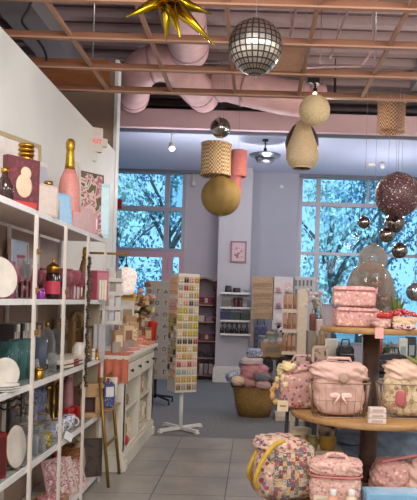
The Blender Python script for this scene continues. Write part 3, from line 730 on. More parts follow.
# ---------------------------------------------------------------- second shelf
L = 3
plate('dinner_plate', 'white round plate standing at the near end of the pink glassware shelf', on(-3,L,-1.42), .115, math.radians(60), mat('plate_white','#c9c2b8',.4))
p = on(19,L,-1.63); panel('framed_photo', 'wide clear glass photo frame at the back of the pink glassware shelf', 'picture frame', p, .34,.40,.02,D90, mat('frame_silver','#b9aaa0',.3,.5), mat('frame_glass','#a7988e',.1), .018, .03)
k = 0
for (px, X, h, r, lab, m) in [(8,-1.60,.24,.040,'tall pink goblet behind the white plate',PINKG),(15,-1.55,.20,.045,'pink coupe in front of the clear glass photo frame',PINKG),(22,-1.44,.25,.032,'clear flute nearest the front of the pink glassware shelf',CLEAR),
      (27,-1.40,.25,.030,'clear flute close to the post beside two dark red votives',CLEAR),(27,-1.60,.20,.045,'pink coupe behind the clear flutes at the post',PINKG),(36,-1.60,.21,.046,'pink coupe just beyond the second visible post',PINKG),
      (44,-1.62,.20,.05,'pink goblet behind the dark red labelled jar',PINKG),(66,-1.45,.22,.050,'pink goblet right behind the post past the red labelled jar',PINKG),(73,-1.42,.23,.055,'pink coupe in the middle of the three front coupes',PINKG),(80,-1.45,.22,.05,'pink coupe below the brown handbell',PINKG),(86,-1.5,.18,.042,'pink coupe hidden half behind the bead strand',PINKG),
      (70,-1.62,.24,.045,'pale flute at the back between the front coupes',CLEAR)]:
    p = on(px,L,X); vessel('wine_glass' if h > .21 else 'coupe_glass', lab, 'glass', p, goblet_prof(h,r), m, group='pink and clear stemware on the second shelf')
for (px, X, lab) in [(23,-1.53,'dark red votive cup, the nearer of a pair behind the flutes'),(30,-1.50,'dark red votive cup, the farther of a pair behind the flutes')]:
    vessel('votive_cup', lab, 'candle cup', on(px,L,X), tumbler_prof(.115,.036), mat('votive_red','#54141f',.15), group='dark red votives')
jar('purple_jar', 'little purple glass pot beside the second visible post', 'jar', on(40.5,L,-1.40), .07,.028, mat('purple_glass','#7a2382',.15), mat('purple_lid','#8d3a94',.3))
jar('candle_jar', 'dark candle jar with a red label and gold domed lid', 'jar', on(52.5,L,-1.43), .235,.050, mat('jar_black','#241018',.12), GOLD, mat('label_red','#b8384c',.5), .2, knob=True)
p = on(83.5,L,-1.50); o = E('hand_bell', 'brown wooden hand bell shaped block with a gold top among pink glasses', 'bell', p)
MB().lathe([(.001,.17),(.055,.17),(.045,.25),(.028,.33),(.02,.34)], seg=16).lathe([(.035,0),(.03,.02),(.012,.03),(.012,.17)],seg=12).build('bell_body', mat('bell_brown','#7f5a32',.5), o)
MB().lathe([(.02,.34),(.028,.36),(.012,.375)], seg=14).build('bell_top', GOLD, o)
p = on(98.5,L,-1.52); panel('pink_tin', 'tall deep pink tin box at the far end of the pink glassware shelf', 'tin', p, .13,.25,.09,D55, mat('tin_pink','#b25a6c',.4), mat('tin_print','#c07a86',.4), 0)
for i, (px, lab) in enumerate([(97,'white slim book leaning first at the far end of the second shelf'),(99.5,'white slim book leaning between two others at the far end of the second shelf'),(102,'white slim book leaning last against the end post of the second shelf')]):
    p = on(px,L,-1.38); o = E('slim_book', lab, 'book', p, D40, 'leaning white books'); b = MB().box((0,0,.085),(.022,.11,.17)); b.build('cover', M(['#d4d2d0','#bfc4cc','#d9d0c6'][i],.6), o); MB().box((0,-.056,.085),(.016,.002,.15)).build('page_edge', CREAM, o)
# bead strands hung on the posts
def strand(label, px, X, ztop, n, cols, r=.0125):
    y = LS(px, ztop, X).y; o = E('bead_strand', label, 'bead garland', (X,y,ztop))
    for i, c in enumerate(cols):
        b = MB()
        for k in range(i, n, len(cols)): b.sphere((0.004*math.sin(k*1.3),0.004*math.cos(k*1.7),-k*r*1.75-.02), r*(1 if k%3 else 1.25), 10, 6)
        b.build('bead_run', c, o, kind='stuff')
    MB().cyl((0,0,0),(0,0,-n*r*1.75),.002,seg=5).build('cord', DARK, o); return o
strand('long strand of dark green and gold beads hanging down the fourth visible post', 89.5,-1.283,1.92,46,[mat('bead_green','#2c3520',.3),mat('bead_gold','#5e4a26',.3,.6),mat('bead_brown','#3a281c',.4)])
# ---------------------------------------------------------------- third shelf
L = 2
for i, (px, c, lab) in enumerate([(7,'#d9d2ca','white spined book nearest the viewer on the third shelf'),(12,'#2b2a2e','black spined book between white ones on the third shelf'),(16.5,'#d4cdc6','white spined book after the black spine on the third shelf'),(21,'#dcd4c9','cream spined book before the dark red one on the third shelf'),(25.5,'#5e2a2c','dark red spined book at the end of the row on the third shelf'),(3,'#3b3335','dark spined book behind the standing plate on the third shelf')]):
    p = on(px,L,-1.60); o = E('shelf_book', lab, 'book', p, D90, 'books at the back of the third shelf')
    MB().box((0,0,.17),(.045,.14,.34)).build('cover', M(c,.6), o, bevel=.002); MB().box((0,-.071,.2),(.02,.002,.18)).build('spine_title', M('#8d7f78' if c[1] in 'd' else '#c9b8a6',.6), o)
for i, (px, X, h, r, lab) in enumerate([(8,-1.50,.24,.058,'teal glass tumbler behind the plate stand'),(17,-1.47,.25,.062,'teal glass tumbler beside the plate, nearest the shelf edge'),(25,-1.45,.25,.060,'teal glass tumbler standing right before the second visible post'),(28,-1.58,.24,.058,'teal glass tumbler in the rear of the teal group'),(39,-1.50,.23,.052,'blue grey tumbler just beyond the second visible post')]):
    vessel('glass_tumbler', lab, 'glass', on(px,L,X), tumbler_prof(h,r), TEALG if i < 4 else glassy('bluegrey_glass','#8490a4',.4), group='coloured tumblers on the third shelf')
plate('side_plate', 'cream plate on a stand at the near end of the third shelf', on(3.5,L,-1.39), .085, D55, mat('plate_white','#c9c2b8',.4))
for i in range(3):
    p = on(3,L,-1.36); p.z += i*.013; vessel('stacked_plate', ['lowest','middle','uppermost'][i]+' plate of the small white stack on the third shelf edge', 'plate', p, [(.001,.002),(.06,0),(.085,.009),(.085,.0125),(.06,.0045),(.001,.0045)], WHITE, group='stack of white plates')
p = on(46,L,-1.52); o = E('glass_ornament', 'clear glass domed ornament with gold finial beyond the second visible post', 'ornament', p)
MB().lathe([(.06,.02),(.062,.2),(.04,.27),(.006,.30)], seg=20, caps=False).build('dome', CLEAR, o); MB().lathe([(.001,0),(.07,0),(.07,.02),(.001,.022)], seg=20).lathe([(.012,.30),(.018,.32),(.004,.345)],seg=10).build('base', GOLD, o)
jar('gold_trinket_pot', 'small gold trinket pot fixed by the second visible post on the third shelf', 'jar', on(38.5,L,-1.345), .07,.03, GOLD, mat('gold_bright','#d0a144',.25,1.0), knob=True)
for i, (px, c, lab) in enumerate([(56,'#2a2426','black spine'),(62,'#d6cbbf','white spine'),(68,'#6d3f31','brown spine'),(74,'#2c2729','black and white spine')]):
    for j in range(2):
        p = on(px,L,-1.45); p.z += j*.031
        o = E('notebook', 'flat notebook with %s, %s of its pair lying %s along third shelf' % (lab, ['lower','upper'][j], NTH[i]), 'notebook', p, math.radians(78+4*((i+j)%3)), 'flat notebooks fanned along the third shelf')
        MB().box((0,0,.0145),(.17,.20,.028)).build('cover', M([c,'#d9cfc6'][j] if i != 1 else ['#3a3032',c][j],.6), o, bevel=.002)
        MB().box((0,-.101,.0145),(.155,.002,.019)).build('page_edge', M(['#cfc4b4','#a33b3a','#d5cabd','#403636'][i],.8), o)
p = on(75,L,-1.57); o = E('wooden_arch', 'tall brown wooden arch ornament at the back of the third shelf', 'ornament', p, D70)
MB().box((-.06,0,.16),(.035,.05,.32)).box((.06,0,.16),(.035,.05,.32)).build('pillar', mat('arch_brown','#7d5e38',.6), o)
b = MB(); b.tube([(.06*math.cos(a),0,.32+.075*math.sin(a)) for a in [PI*k/10 for k in range(11)]], .02, 8).box((0,0,.25),(.12,.03,.02)); b.build('arch_top', mat('arch_brown','#7d5e38',.6), o)
vessel('white_vase', 'rounded white ceramic vase between the notebooks and the end figurines', 'vase', on(79,L,-1.40), [(.001,0),(.04,0),(.06,.05),(.058,.12),(.035,.155),(.03,.16),(.025,.155),(.05,.1),(.001,.01)], mat('ceramic_white','#d8cdc2',.35))
for (px, lab) in [(88,'tiny gold figurine near the bead strand on the third shelf'),(93,'tiny cream figurine between two gold ones on the third shelf'),(97,'tiny gold figurine closest to the end post on the third shelf')]:
    one('figurine', MB().lathe([(.001,0),(.022,0),(.02,.01),(.012,.03),(.018,.05),(.012,.065)],seg=12).sphere((0,0,.08),.016,10,8), GOLD if 'gold figurine' in lab and 'cream' not in lab else CREAM, lab, 'figurine', on(px,L,-1.39), group='figurines on the third shelf')
for (px, h_, lab) in [(96,.30,'upright grey white folder standing at the far end of the third shelf'),(100.5,.30,'upright pale folder pressed to the end post of the third shelf')]:
    p = on(px,L,-1.50); panel('paper_folder', lab, 'folder', p, .065,h_,.02,D40, mat('folder_pale','#aaa39c',.7), mat('folder_print','#a9a7ac',.7), 0, 0)
# ---------------------------------------------------------------- fourth shelf
L = 1
p = on(9,L,-1.60); o = E('wire_bookend', 'black scrolled wire rack at the back of the fourth shelf', 'rack', p, D70)
b = MB()
for k in range(4): b.tube([(-.12+.24*j/12,.012*math.sin(j*1.2+k),.27+.045*k+.012*math.sin(j*1.5+k)) for j in range(13)], .007, 6)
b.build('scroll', BLACK, o); MB().cyl((-.11,0,0),(-.11,0,.43),.007,seg=6).cyl((.11,0,0),(.11,0,.43),.007,seg=6).box((0,0,.004),(.26,.10,.008)).build('rack_frame', BLACK, o)
plate('oval_platter', 'cream platter standing on a stand by the second visible post, fourth shelf', on(12.5,L,-1.38), .125, math.radians(84), mat('plate_white','#c9c2b8',.4), GOLD, .1)
p = on(-6,L,-1.40); panel('red_box', 'dark red box edge standing at the near end of the fourth shelf', 'box', p, .10,.25,.07,D55, mat('oxblood','#6d1a1c',.4), mat('oxblood_dark','#4f1417',.4), 0)
for (px, X, h, r, lab) in [(22,-1.55,.20,.042,'clear goblet behind the cream platter'),(26,-1.46,.17,.045,'clear goblet just before the second visible post, fourth shelf'),(36,-1.42,.16,.044,'clear goblet just past the second visible post, fourth shelf'),(43,-1.45,.19,.042,'clear goblet in the middle of the fourth shelf'),(49,-1.40,.15,.046,'clear low goblet near the blue mugs'),(30,-1.60,.22,.042,'clear tall goblet in the rear of the fourth shelf'),(17,-1.62,.22,.042,'clear tall goblet below the black wire rack')]:
    o = E('wine_glass', lab, 'glass', on(px,L,X), 0, 'clear gold-rimmed goblets on the fourth shelf')
    MB().lathe(goblet_prof(h,r), seg=18, caps=False).build('bowl', CLEAR, o); MB().tube([(r*math.cos(2*PI*k/18),r*math.sin(2*PI*k/18),h) for k in range(18)], .0035, 6, True).build('gold_rim', GOLD, o)
p = on(39.5,L,-1.60); panel('blue_print', 'blue grey framed print at the back of the fourth shelf', 'picture frame', p, .20,.33,.02,D70, mat('print_frame','#a99b92',.5), pixmat('blue_print',['#4d5872','#7f88a0','#5b6584','#9a8e9e'],16), .014, .05)
for i, (px, X, lab) in enumerate([(53,-1.42,'blue and white patterned mug, first of three on the fourth shelf'),(60.5,-1.42,'blue and white patterned mug, middle of three on the fourth shelf'),(69,-1.40,'blue and white patterned mug below the red boxes on the fourth shelf')]):
    o = E('patterned_mug', lab, 'mug', on(px,L,X), 0, 'blue patterned mugs')
    MB().lathe(tumbler_prof(.10,.045,.004), seg=20, caps=False).build('mug_body', floral('delft','#c9c9d2',['#3b4a86','#5868a4','#2f3c74','#c9c9d2'],60,.45,.3), o); MB().tube([(.043+.03*math.sin(a),0,.05+.032*math.cos(a)) for a in [PI*k/8 for k in range(9)]], .006, 6).build('handle', WHITE, o)
for (px, X, h, lab) in [(47,-1.55,.33,'gold candlestick nearest the blue print on the fourth shelf'),(53,-1.56,.36,'gold candlestick between two others on the fourth shelf'),(58,-1.55,.30,'gold candlestick closest to the pink vase on the fourth shelf')]:
    vessel('candlestick', lab, 'candlestick', on(px,L,X), [(.001,0),(.04,0),(.038,.012),(.01,.03),(.008,h*.4),(.016,h*.45),(.008,h*.5),(.008,h*.88),(.022,h*.92),(.022,h),(.001,h*.98)], GOLD, 14, 'gold candlesticks on the fourth shelf')
vessel('pink_vase', 'slender pink vase at the back of the fourth shelf', 'vase', on(68,L,-1.58), [(.001,0),(.035,0),(.055,.10),(.05,.22),(.028,.32),(.034,.36),(.028,.36),(.04,.2),(.001,.02)], mat('vase_pink','#b9808a',.35))
for (px, X, lab) in [(67,-1.50,'small bright red box before the third visible post on the fourth shelf'),(77,-1.46,'small bright red box past the third visible post on the fourth shelf')]:
    o = E('red_gift_box', lab, 'box', on(px,L,X), D70, 'small red boxes'); MB().box((0,0,.04),(.08,.07,.08)).build('box_body', REDM, o, bevel=.003); MB().box((0,0,.09),(.084,.074,.02)).build('lid', mat('red_lid','#c03432',.4), o)
p = on(90.5,L,-1.50); o = E('wooden_house', 'large pale wood house shaped box with a dark red window on the fourth shelf', 'wooden box', p, D55)
WH = wood('house_wood','#9a7750','#b48f66',8)
MB().box((-.11,0,.13),(.03,.12,.26)).box((.085,0,.13),(.08,.12,.26)).box((0,0,.02),(.25,.12,.04)).box((0,0,.22),(.25,.12,.08)).box((0,.055,.13),(.24,.01,.25)).build('box_body', WH, o)
MB().prism([(-.14,.258),(.14,.258),(.13,.30),(-.13,.30)],-.07,.07,Matrix.Rotation(PI/2,4,'X')).build('roof_lid', WH, o); MB().box((-.005,.03,.11),(.12,.02,.15)).build('dark_window', mat('window_maroon','#431a18',.4), o); o.scale = (.72,.72,.95); o.rotation_euler = (0,0,D20)
one('toy_bundle', MB().soft((0,0,.06),(.07,.07,.09),2.5,.25,3), mat('foil_yellow','#a8963c',.35,.5), 'crumpled yellow foil bundle at the front of the fourth shelf', 'decoration', on(57,L,-1.35)+Vector((0,-.25,0)))
p = LS(67,.575,-1.30); o = E('price_tag', 'white slanted price tag clipped to the front edge of the fourth shelf', 'price tag', p, D70)
MB().box((0,-.012,.03),(.10,.003,.055), ry=.5).build('tag_card', mat('tag_white','#e4e6ea',.4), o); MB().box((0.0,-.008,.0),(.02,.01,.03)).build('tag_clip', CLEAR, o)
# ---------------------------------------------------------------- second rows of small glass and boxes
L = 3
for (px, X, h, r, lab) in [(6,-1.50,.22,.042,'pink goblet nearest the viewer behind the standing white plate'),(11,-1.44,.19,.042,'pink coupe at the shelf edge between plate and flutes'),(31,-1.46,.23,.04,'pink goblet between the flutes and the second visible post'),(58,-1.62,.24,.045,'pink goblet at the back past the red labelled jar'),(62,-1.52,.20,.045,'pink coupe tucked behind the post past the red labelled jar'),(76,-1.56,.24,.042,'pink goblet standing close beside the brown hand bell'),(90,-1.40,.18,.038,'pink coupe at the shelf edge behind the bead strand')]:
    vessel('wine_glass' if h > .21 else 'coupe_glass', lab, 'glass', on(px,L,X), goblet_prof(h,r), PINKG, group='pink and clear stemware on the second shelf')
for (px, X, h_, c, lab) in [(13,-1.655,.30,'#8a4a58','tall wine red box at the back before the clear glass photo frame'),(64,-1.655,.26,'#a5606c','rose box at the back wall past the red labelled jar'),(45,-1.655,.24,'#7a3a48','dark rose box at the back wall behind the red labelled jar')]:
    panel('tall_box', lab, 'box', on(px,L,X), .16,h_,.05,D70, M(c,.5), M('#b9828a',.5), 0)
L = 2
for (px, X, h, r, lab) in [(33,-1.40,.12,.034,'small clear tumbler behind the second visible post on the third shelf'),(52,-1.40,.13,.032,'small clear tumbler just before the flat notebooks'),(13,-1.38,.10,.034,'small clear tumbler in front of the teal tumblers'),(58,-1.60,.26,.05,'tall clear vase at the back behind the flat notebooks')]:
    vessel('small_tumbler', lab, 'glass', on(px,L,X), tumbler_prof(h,r), CLEAR, group='clear tumblers on the third shelf')
for (px, X, h_, w_, c, lab) in [(35,-1.655,.32,.16,'#6d4a38','brown framed board at the back of the third shelf behind the blue grey tumbler'),(62,-1.655,.34,.18,'#8a6a58','tan framed board at the back of the third shelf behind the notebooks'),(88,-1.62,.28,.12,'#5a3d34','dark brown box at the back of the third shelf near the end post')]:
    panel('framed_board', lab, 'picture', on(px,L,X), w_,h_,.03,D70, M(c,.5), pixmat('board_%s'%c[1:],[c,'#b09a88','#7d6858'],14), .014, .04)
L = 1
for (px, X, h_, w_, c, lab) in [(27,-1.655,.36,.18,'#4a4450','slate framed print at the back of the fourth shelf before the post'),(16,-1.655,.33,.16,'#6a5a54','brown grey print at the back of the fourth shelf behind the platter'),(62,-1.655,.30,.14,'#5a4636','dark tan print at the back of the fourth shelf behind the mugs'),(80,-1.60,.26,.12,'#75523c','brown box at the back of the fourth shelf beside the wooden house')]:
    panel('framed_print', lab, 'picture', on(px,L,X), w_,h_,.03,D70, M(c,.5), pixmat('print_%s'%c[1:],[c,'#9a8c84','#6d6068'],14), .014, .04)
for (px, X, h, r, lab) in [(32,-1.38,.12,.04,'clear low tumbler at the shelf edge by the second visible post, fourth shelf'),(40,-1.36,.11,.04,'clear low tumbler at the edge beyond the second visible post, fourth shelf'),(22,-1.40,.13,.04,'clear low tumbler at the edge beside the cream platter'),(46,-1.36,.12,.036,'clear low tumbler at the edge next to the yellow foil bundle')]:
    vessel('low_tumbler', lab, 'glass', on(px,L,X), tumbler_prof(h,r), CLEAR, group='clear tumblers on the fourth shelf')
# ---------------------------------------------------------------- lowest shelf
L = 0
p = on(90,L,-1.47); panel('chalk_board', 'dark slatted picture board standing at the far end of the lowest shelf', 'picture', p, .19,.32,.03,D20, mat('board_brown','#37281f',.6), pixmat('board_dark',['#2b201b','#40302a','#352823'],10), .012, .08)
p = on(70,L,-1.60); o = E('wicker_hamper', 'orange brown wicker hamper at the back of the lowest shelf', 'basket', p)
MB().lathe([(.001,0),(.09,0),(.11,.25),(.10,.25),(.085,.02)], seg=20, caps=False).build('basket_body', weave('wicker_orange','#9c6236','#6f4224',60), o); MB().tube([(.105*math.cos(2*PI*k/20),.105*math.sin(2*PI*k/20),.25) for k in range(20)], .01, 6, True).build('rim', weave('wicker_orange','#9c6236','#6f4224',60), o)
vessel('beige_vase', 'tall beige vase beside the dark board on the lowest shelf', 'vase', on(78,L,-1.55), [(.001,0),(.05,0),(.065,.12),(.05,.24),(.025,.30),(.03,.33),(.024,.33),(.04,.2),(.001,.02)], mat('vase_beige','#b9a080',.5))
for i, (px, X, h_, c, lab) in enumerate([(60,-1.42,.30,'#b98c90','pink magazine leaning nearest the wicker hamper'),(66,-1.40,.28,'#c9b6b0','pale pink magazine with printed lines leaning in the middle of the lowest shelf'),(71.5,-1.38,.24,'#ad7d80','rose magazine leaning in front of the beige vase'),(76,-1.36,.20,'#c5a29a','blush magazine leaning lowest near the shelf edge')]):
    panel('magazine', lab, 'magazine', on(px,L,X), .22,h_,.012,D55, M(c,.4), pixmat('mag_%d'%i,[c,'#d2c4bc','#8f5a62',c,'#cbb8b0'],22,.35), 0, .35, group='leaning pink magazines')
bottle('wine_bottle', 'dark red wine bottle lying upright beside the magazines on the lowest shelf', 'bottle', on(53,L,-1.55), .30,.04, mat('wine_dark','#3c141a',.2), REDM, .45)
for (px, lab, c) in [(36,'shallow rose pink tray by the second visible post on the lowest shelf','#b2606a'),(20,'shallow dusty pink tray nearest the viewer on the lowest shelf','#c17a80'),(49,'shallow peach pink tray under the magazines on the lowest shelf','#cf8b80')]:
    p = on(px,L,-1.42); o = E('shallow_tray', lab, 'tray', p, D90, 'pink trays on the lowest shelf')
    MB().box((0,0,.008),(.24,.2,.016)).build('tray_base', M(c,.5), o)
    MB().box((0,-.1,.04),(.24,.012,.08)).box((0,.1,.04),(.24,.012,.08)).box((-.12,0,.04),(.012,.2,.08)).box((.12,0,.04),(.012,.2,.08)).build('tray_edge', WOODL, o)
    MB().soft((0,0,.055),(.2,.17,.075),3,.2,int(px)).build('filling', floral('tray_fill','#c08088',['#d9a0a6','#8e4450','#e0c0bc'],50), o)
# ================================================================ folding gold stand in the aisle end
c = Vector((-1.18,5.70,0)); o = E('gold_stand', 'gold painted ladder stand leaning at the shelving end before the white dresser', 'stand', c)
for dy in (-.22,.22):
    MB().tube([(0,dy,0),(-.103,dy*.93,.92)], .014, 8).build('leg', BRASS, o)
for z in (.34,.625,.90):
    xx = -.103*z/.92
    MB().box((xx,0,z),(.016,.43-.03*z,.024)).build('rung', BRASS, o)
MB().box((-.055,0,.645),(.10,.41,.014)).build('tray', WOODL, o)
p = c+Vector((-.05,-.10,.6525)); o = E('gift_bag', 'navy blue patterned gift bag standing on the tray of the gold ladder stand', 'bag', p, math.radians(35))
MB().soft((0,0,.11),(.10,.06,.22),8,.02,1).build('bag_body', floral('navy_print','#3a3f6c',['#5a628f','#2c3058','#8d95b8'],60,.4), o); MB().box((0,-.032,.14),(.07,.003,.085)).build('paper_label', mat('label_white','#d9d6d8',.6), o)
MB().tube([(-.03,0,.22),(-.02,0,.26),(.02,0,.26),(.03,0,.22)], .004, 6).build('handle', CREAM, o)
one('paper_roll', MB().lathe([(.010,0),(.036,0),(.036,.24),(.010,.24)],seg=20), mat('roll_white','#cfc6ba',.8), 'upright cream paper roll on the gold ladder stand behind the navy bag', 'paper roll', c+Vector((-.05,.085,.6525)))
# ================================================================ white dresser
XD = -1.17; YN, YF_ = 5.98, 7.74; HT = 1.075
DW = mat('dresser_white','#d5cfc2',.5,var=.08,scale=8); DI = mat('dresser_inside','#a08c72',.7,var=.1)
d = E('white_dresser', 'long painted white dresser with two drawers over open shelves', 'dresser', (XD,(YN+YF_)/2,0))
ln = YF_-YN; w = .40
MB().box((-w/2+.01,0,HT-.02),(w+.06,ln+.08,.04)).box((-w/2,0,HT-.05),(w+.02,ln+.04,.02)).build('top', DW, d, bevel=.006)
MB().box((-w/2,0,.075),(w+.03,ln+.05,.15)).box((-w/2,0,.165),(w+.01,ln+.02,.03)).build('plinth', DW, d, bevel=.006)
for y in (-ln/2+.05,ln/2-.05): MB().box((.0,y,.045),(.07,.12,.09)).build('bracket_foot', DW, d, bevel=.01)
MB().box((-w/2,-ln/2+.035,.58),(w,.07,.94)).box((-.025,-ln/2+.05,.48),(.05,.11,.65)).build('side_panel', DW, d)
MB().box((-w/2,ln/2-.035,.58),(w,.07,.94)).box((-.025,ln/2-.05,.48),(.05,.11,.65)).build('side_panel', DW, d)
MB().box((-w/2,.0,.50),(w-.01,.07,.66)).build('divider', DW, d)
MB().box((-w+.012,0,.55),(.02,ln-.02,.96)).build('back_panel', DI, d)
for sg in (-1,1):
    MB().box((-w/2,sg*ln/4,.53),(w-.05,ln/2-.10,.025)).build('shelf', DW, d)
    MB().box((-w/2,sg*ln/4,.19),(w-.05,ln/2-.10,.02)).build('shelf', DW, d)
MB().box((-.015,0,.825),(.03,ln-.03,.03)).box((-.015,0,1.0),(.03,ln-.03,.025)).build('rail', DW, d)
for sg in (-1,1):
    dr = MB().box((-.012,sg*ln/4,.912),(.045,ln/2-.10,.135)).build('drawer', DW, d, bevel=.005)
    for k in (-.5,.5): MB().lathe([(.006,0),(.007,.012),(.018,.02),(.014,.032),(.001,.034)], seg=12, M=Matrix.Translation((.0105,sg*ln/4+k*.42,.912)) @ Matrix.Rotation(PI/2,4,'Y')).build('knob', BLACK, dr)
def DT(px, X=-1.32): v = LS(px, HT, X); v.z += EPS; return v
# goods inside the dresser
items = [(-.62,.2005,.10,.20,'#d8cbb2','cream gift bag at the near end of the dresser floor'),(-.45,.2005,.11,.24,'#cfc0a8','cream gift bag second on the near dresser floor'),(-.28,.2005,.12,.19,'#d9c4a0','pale straw gift bag beside the dresser divider'),(.30,.2005,.11,.22,'#d2cdbd','pale gift bag just past the dresser divider'),(.50,.2005,.11,.26,'#bdb9a4','greenish gift bag in the far bay of the dresser'),(.68,.2005,.10,.2,'#d6c9b4','cream gift bag at the far end of the dresser floor'),
         (.45,.543,.11,.19,'#a98f6b','brown gift bag on the upper shelf of the far dresser bay'),(-.40,.543,.10,.10,'#8f6d44','small brown pouch on the upper shelf of the near dresser bay')]
for i, (y, z, ww, h, c, lab) in enumerate(items):
    o = E('gift_bag', lab, 'bag', (XD-.10,(YN+YF_)/2+y,z), D90, 'gift bags inside the dresser')
    MB().soft((0,0,h/2),(ww*1.2,.09,h),7,.04,i).build('bag_body', M(c,.8), o)
    MB().box((0,-.047,h*.5),(ww*.6,.003,h*.4)).build('paper_label', M('#9c7f5c' if i % 2 else '#e6dcc8',.7), o)
one('red_pompom', MB().sphere((0,0,.055),.055,14,10), mat('pom_red','#b02c26',.8,bump=.6), 'red round pompom at the near corner of the dresser floor', 'pompom', (XD-.03,(YN+YF_)/2-.70,.2005))
# goods on the dresser
p = DT(120,-1.25); p.y = YN+.02
o = E('pink_cloth', 'coral pink table cloth draped over the near end of the dresser top', 'cloth', p)
CL = mat('coral_cloth','#c87058',.85,var=.25,scale=14,bump=.4)
MB().box((-.06,.08,.006),(.36,.26,.010)).build('cloth_top', CL, o)
b = MB(); vs = []; fs = []; n = 22
for i in range(n+1):
    x = -.24+.36*i/n
    for j in range(7): vs.append((x,-.058-.008*math.sin(i*1.4)*j/3,.008-.26*j/6*(1+.08*math.sin(i*.9))))
for i in range(n):
    for j in range(6): fs.append((i*7+j,(i+1)*7+j,(i+1)*7+j+1,i*7+j+1))
b.add(vs, fs, True); b.build('cloth_drop', CL, o)
def cb(name, label, cat, px, X, w_, h_, dd, phi, c, c2, rough=.6, z=0.0, group=None, bev=.002):
    p = DT(px,X); p.z += z; o = E(name, label, cat, p, phi, group)
    MB().box((0,0,h_/2),(w_,dd,h_)).build('box_body', M(c,rough), o, bevel=bev)
    MB().box((0,-dd/2-.001,h_*.55),(w_*.7,.002,h_*.5)).build('paper_label', c2 if not isinstance(c2,str) else M(c2,.6), o); return o
for i, (px, X, lab) in enumerate([(116,-1.27,'clear acrylic card box at the near end of the dresser top'),(123,-1.24,'clear acrylic card box with a dark printed mark on the dresser top'),(129.5,-1.27,'clear acrylic card box third along the dresser top')]):
    p = DT(px,X); p.z += .014 if i < 2 else 0; o = E('acrylic_box', lab, 'box', p, D20, 'acrylic boxes on the dresser')
    MB().box((0,0,.05),(.075,.06,.10)).build('box_shell', glassy('acrylic','#d9cfc9',.35), o); MB().box((0,-.005,.045),(.055,.03,.075)).build('card_insert', M(['#d8c8c0','#8a6a66','#d9b2ac'][i],.6), o)
cb('kraft_box','kraft brown box with a pale label behind the acrylic boxes','box',121,-1.38,.11,.26,.08,D20,'#b08a68','#cdb496')
cb('kraft_box','taller kraft box beside the flower display on the dresser','box',130,-1.36,.12,.33,.08,D20,'#ad8663','#dcc7a8')
cb('kraft_box','dark brown box at the middle of the dresser top','box',137,-1.34,.10,.20,.08,D40,'#6b4230','#a97b54')
cb('patterned_box','tall cream card with dark flecks standing on the dresser','box',145,-1.30,.11,.41,.06,D20,'#d8c4a8',pixmat('fleck_print',['#d8c4a8','#d8c4a8','#7e5c44','#d8c4a8'],40))
cb('kraft_bag','small tan kraft box with a cream label at the near side of the dresser top','box',117,-1.27,.10,.22,.07,D40,'#a57f5e','#d9c6a8')
cb('cream_box','cream box with a brown label behind the acrylic boxes','box',127,-1.30,.11,.24,.06,D40,'#cfb596','#8a6244')
cb('tan_box','upright tan box with pale print below the flower display','box',133,-1.27,.10,.27,.06,D20,'#b28e68',pixmat('tan_print',['#b28e68','#d9c4a4','#8a6648'],30))
cb('rose_box','low rose red box between the tan box and the flecked card','box',138.5,-1.25,.12,.12,.07,D20,'#b5625a','#d9a79a')
cb('brown_box','brown square box standing just before the red tumbler','box',147.5,-1.24,.09,.19,.06,D20,'#8a5c40','#c99c74')
cb('peach_card','peach blank card above the flower display','card',144.5,-1.31,.085,.56,.02,D20,'#dbb79a','#dfc1a8')
o = E('orange_pouch', 'orange pink quilted pouch lying on the dresser top', 'pouch', DT(139,-1.24), D55); MB().soft((0,0,.04),(.24,.14,.08),3,.08,4).build('pouch_body', mat('pouch_orange','#cf7f62',.8,var=.2), o); MB().box((0,-.0,.081),(.2,.008,.006)).build('zip', GOLD, o)
for i, (px, X, c, lab) in enumerate([(133,-1.21,'#d98a84','coral folded napkin at the front of the dresser top'),(141,-1.195,'#d9aaa6','blush folded napkin at the front of the dresser top'),(150,-1.21,'#d08078','rose folded napkin near the red cup')]):
    o = E('folded_napkin', lab, 'napkin', DT(px,X), D70, 'folded napkins along the dresser front'); MB().soft((0,0,.014),(.15,.09,.028),5,.05,i).build('napkin_fold', floral('nap_%d'%i,c,['#e8c8c0','#b8504e',c],60,.3), o)
    MB().box((0,0,.029),(.03,.092,.003)).build('paper_band', CREAM, o)
vessel('red_cup', 'tall bright red tumbler at the far end of the dresser top', 'cup', DT(152,-1.20), [(.001,0),(.038,0),(.056,.24),(.058,.245),(.058,.26),(.05,.26),(.036,.02),(.001,.02)], mat('cup_red','#c22a22',.35))
# wire flower display
p = DT(134,-1.42); o = E('flower_display', 'mixed bunch of cream, green and brown artificial flowers behind the dresser boxes', 'flowers', p)
MB().lathe([(.001,0),(.06,0),(.075,.34),(.068,.34),(.055,.01)], seg=18, caps=False).build('flower_bucket', mat('bucket_brown','#8a6546',.6), o)
fl = {'#d8c9a6':MB(), '#8c8a44':MB(), '#b98a5c':MB(), '#c7a0a0':MB(), '#6d4a34':MB()}; ks = list(fl)
r_ = random.Random(5)
for k in range(130):
    q = Vector((r_.gauss(0,.085),r_.gauss(0,.15),.43+r_.gauss(0,.075))); fl[ks[k%5]].soft(q,(.075,.075,.06),2,.35,k,4)
for k in ks: fl[k].build('flower_heads', M(k,.8), o, kind='stuff')
gs = MB()
for k in range(30):
    a = r_.uniform(0,6.28); gs.cyl((0.02*math.cos(a),.02*math.sin(a),.25),(.1*math.cos(a),.11*math.sin(a),.43+r_.uniform(-.06,.05)),.003,seg=5)
gs.build('stems', M('#5a6336',.7), o, kind='stuff')
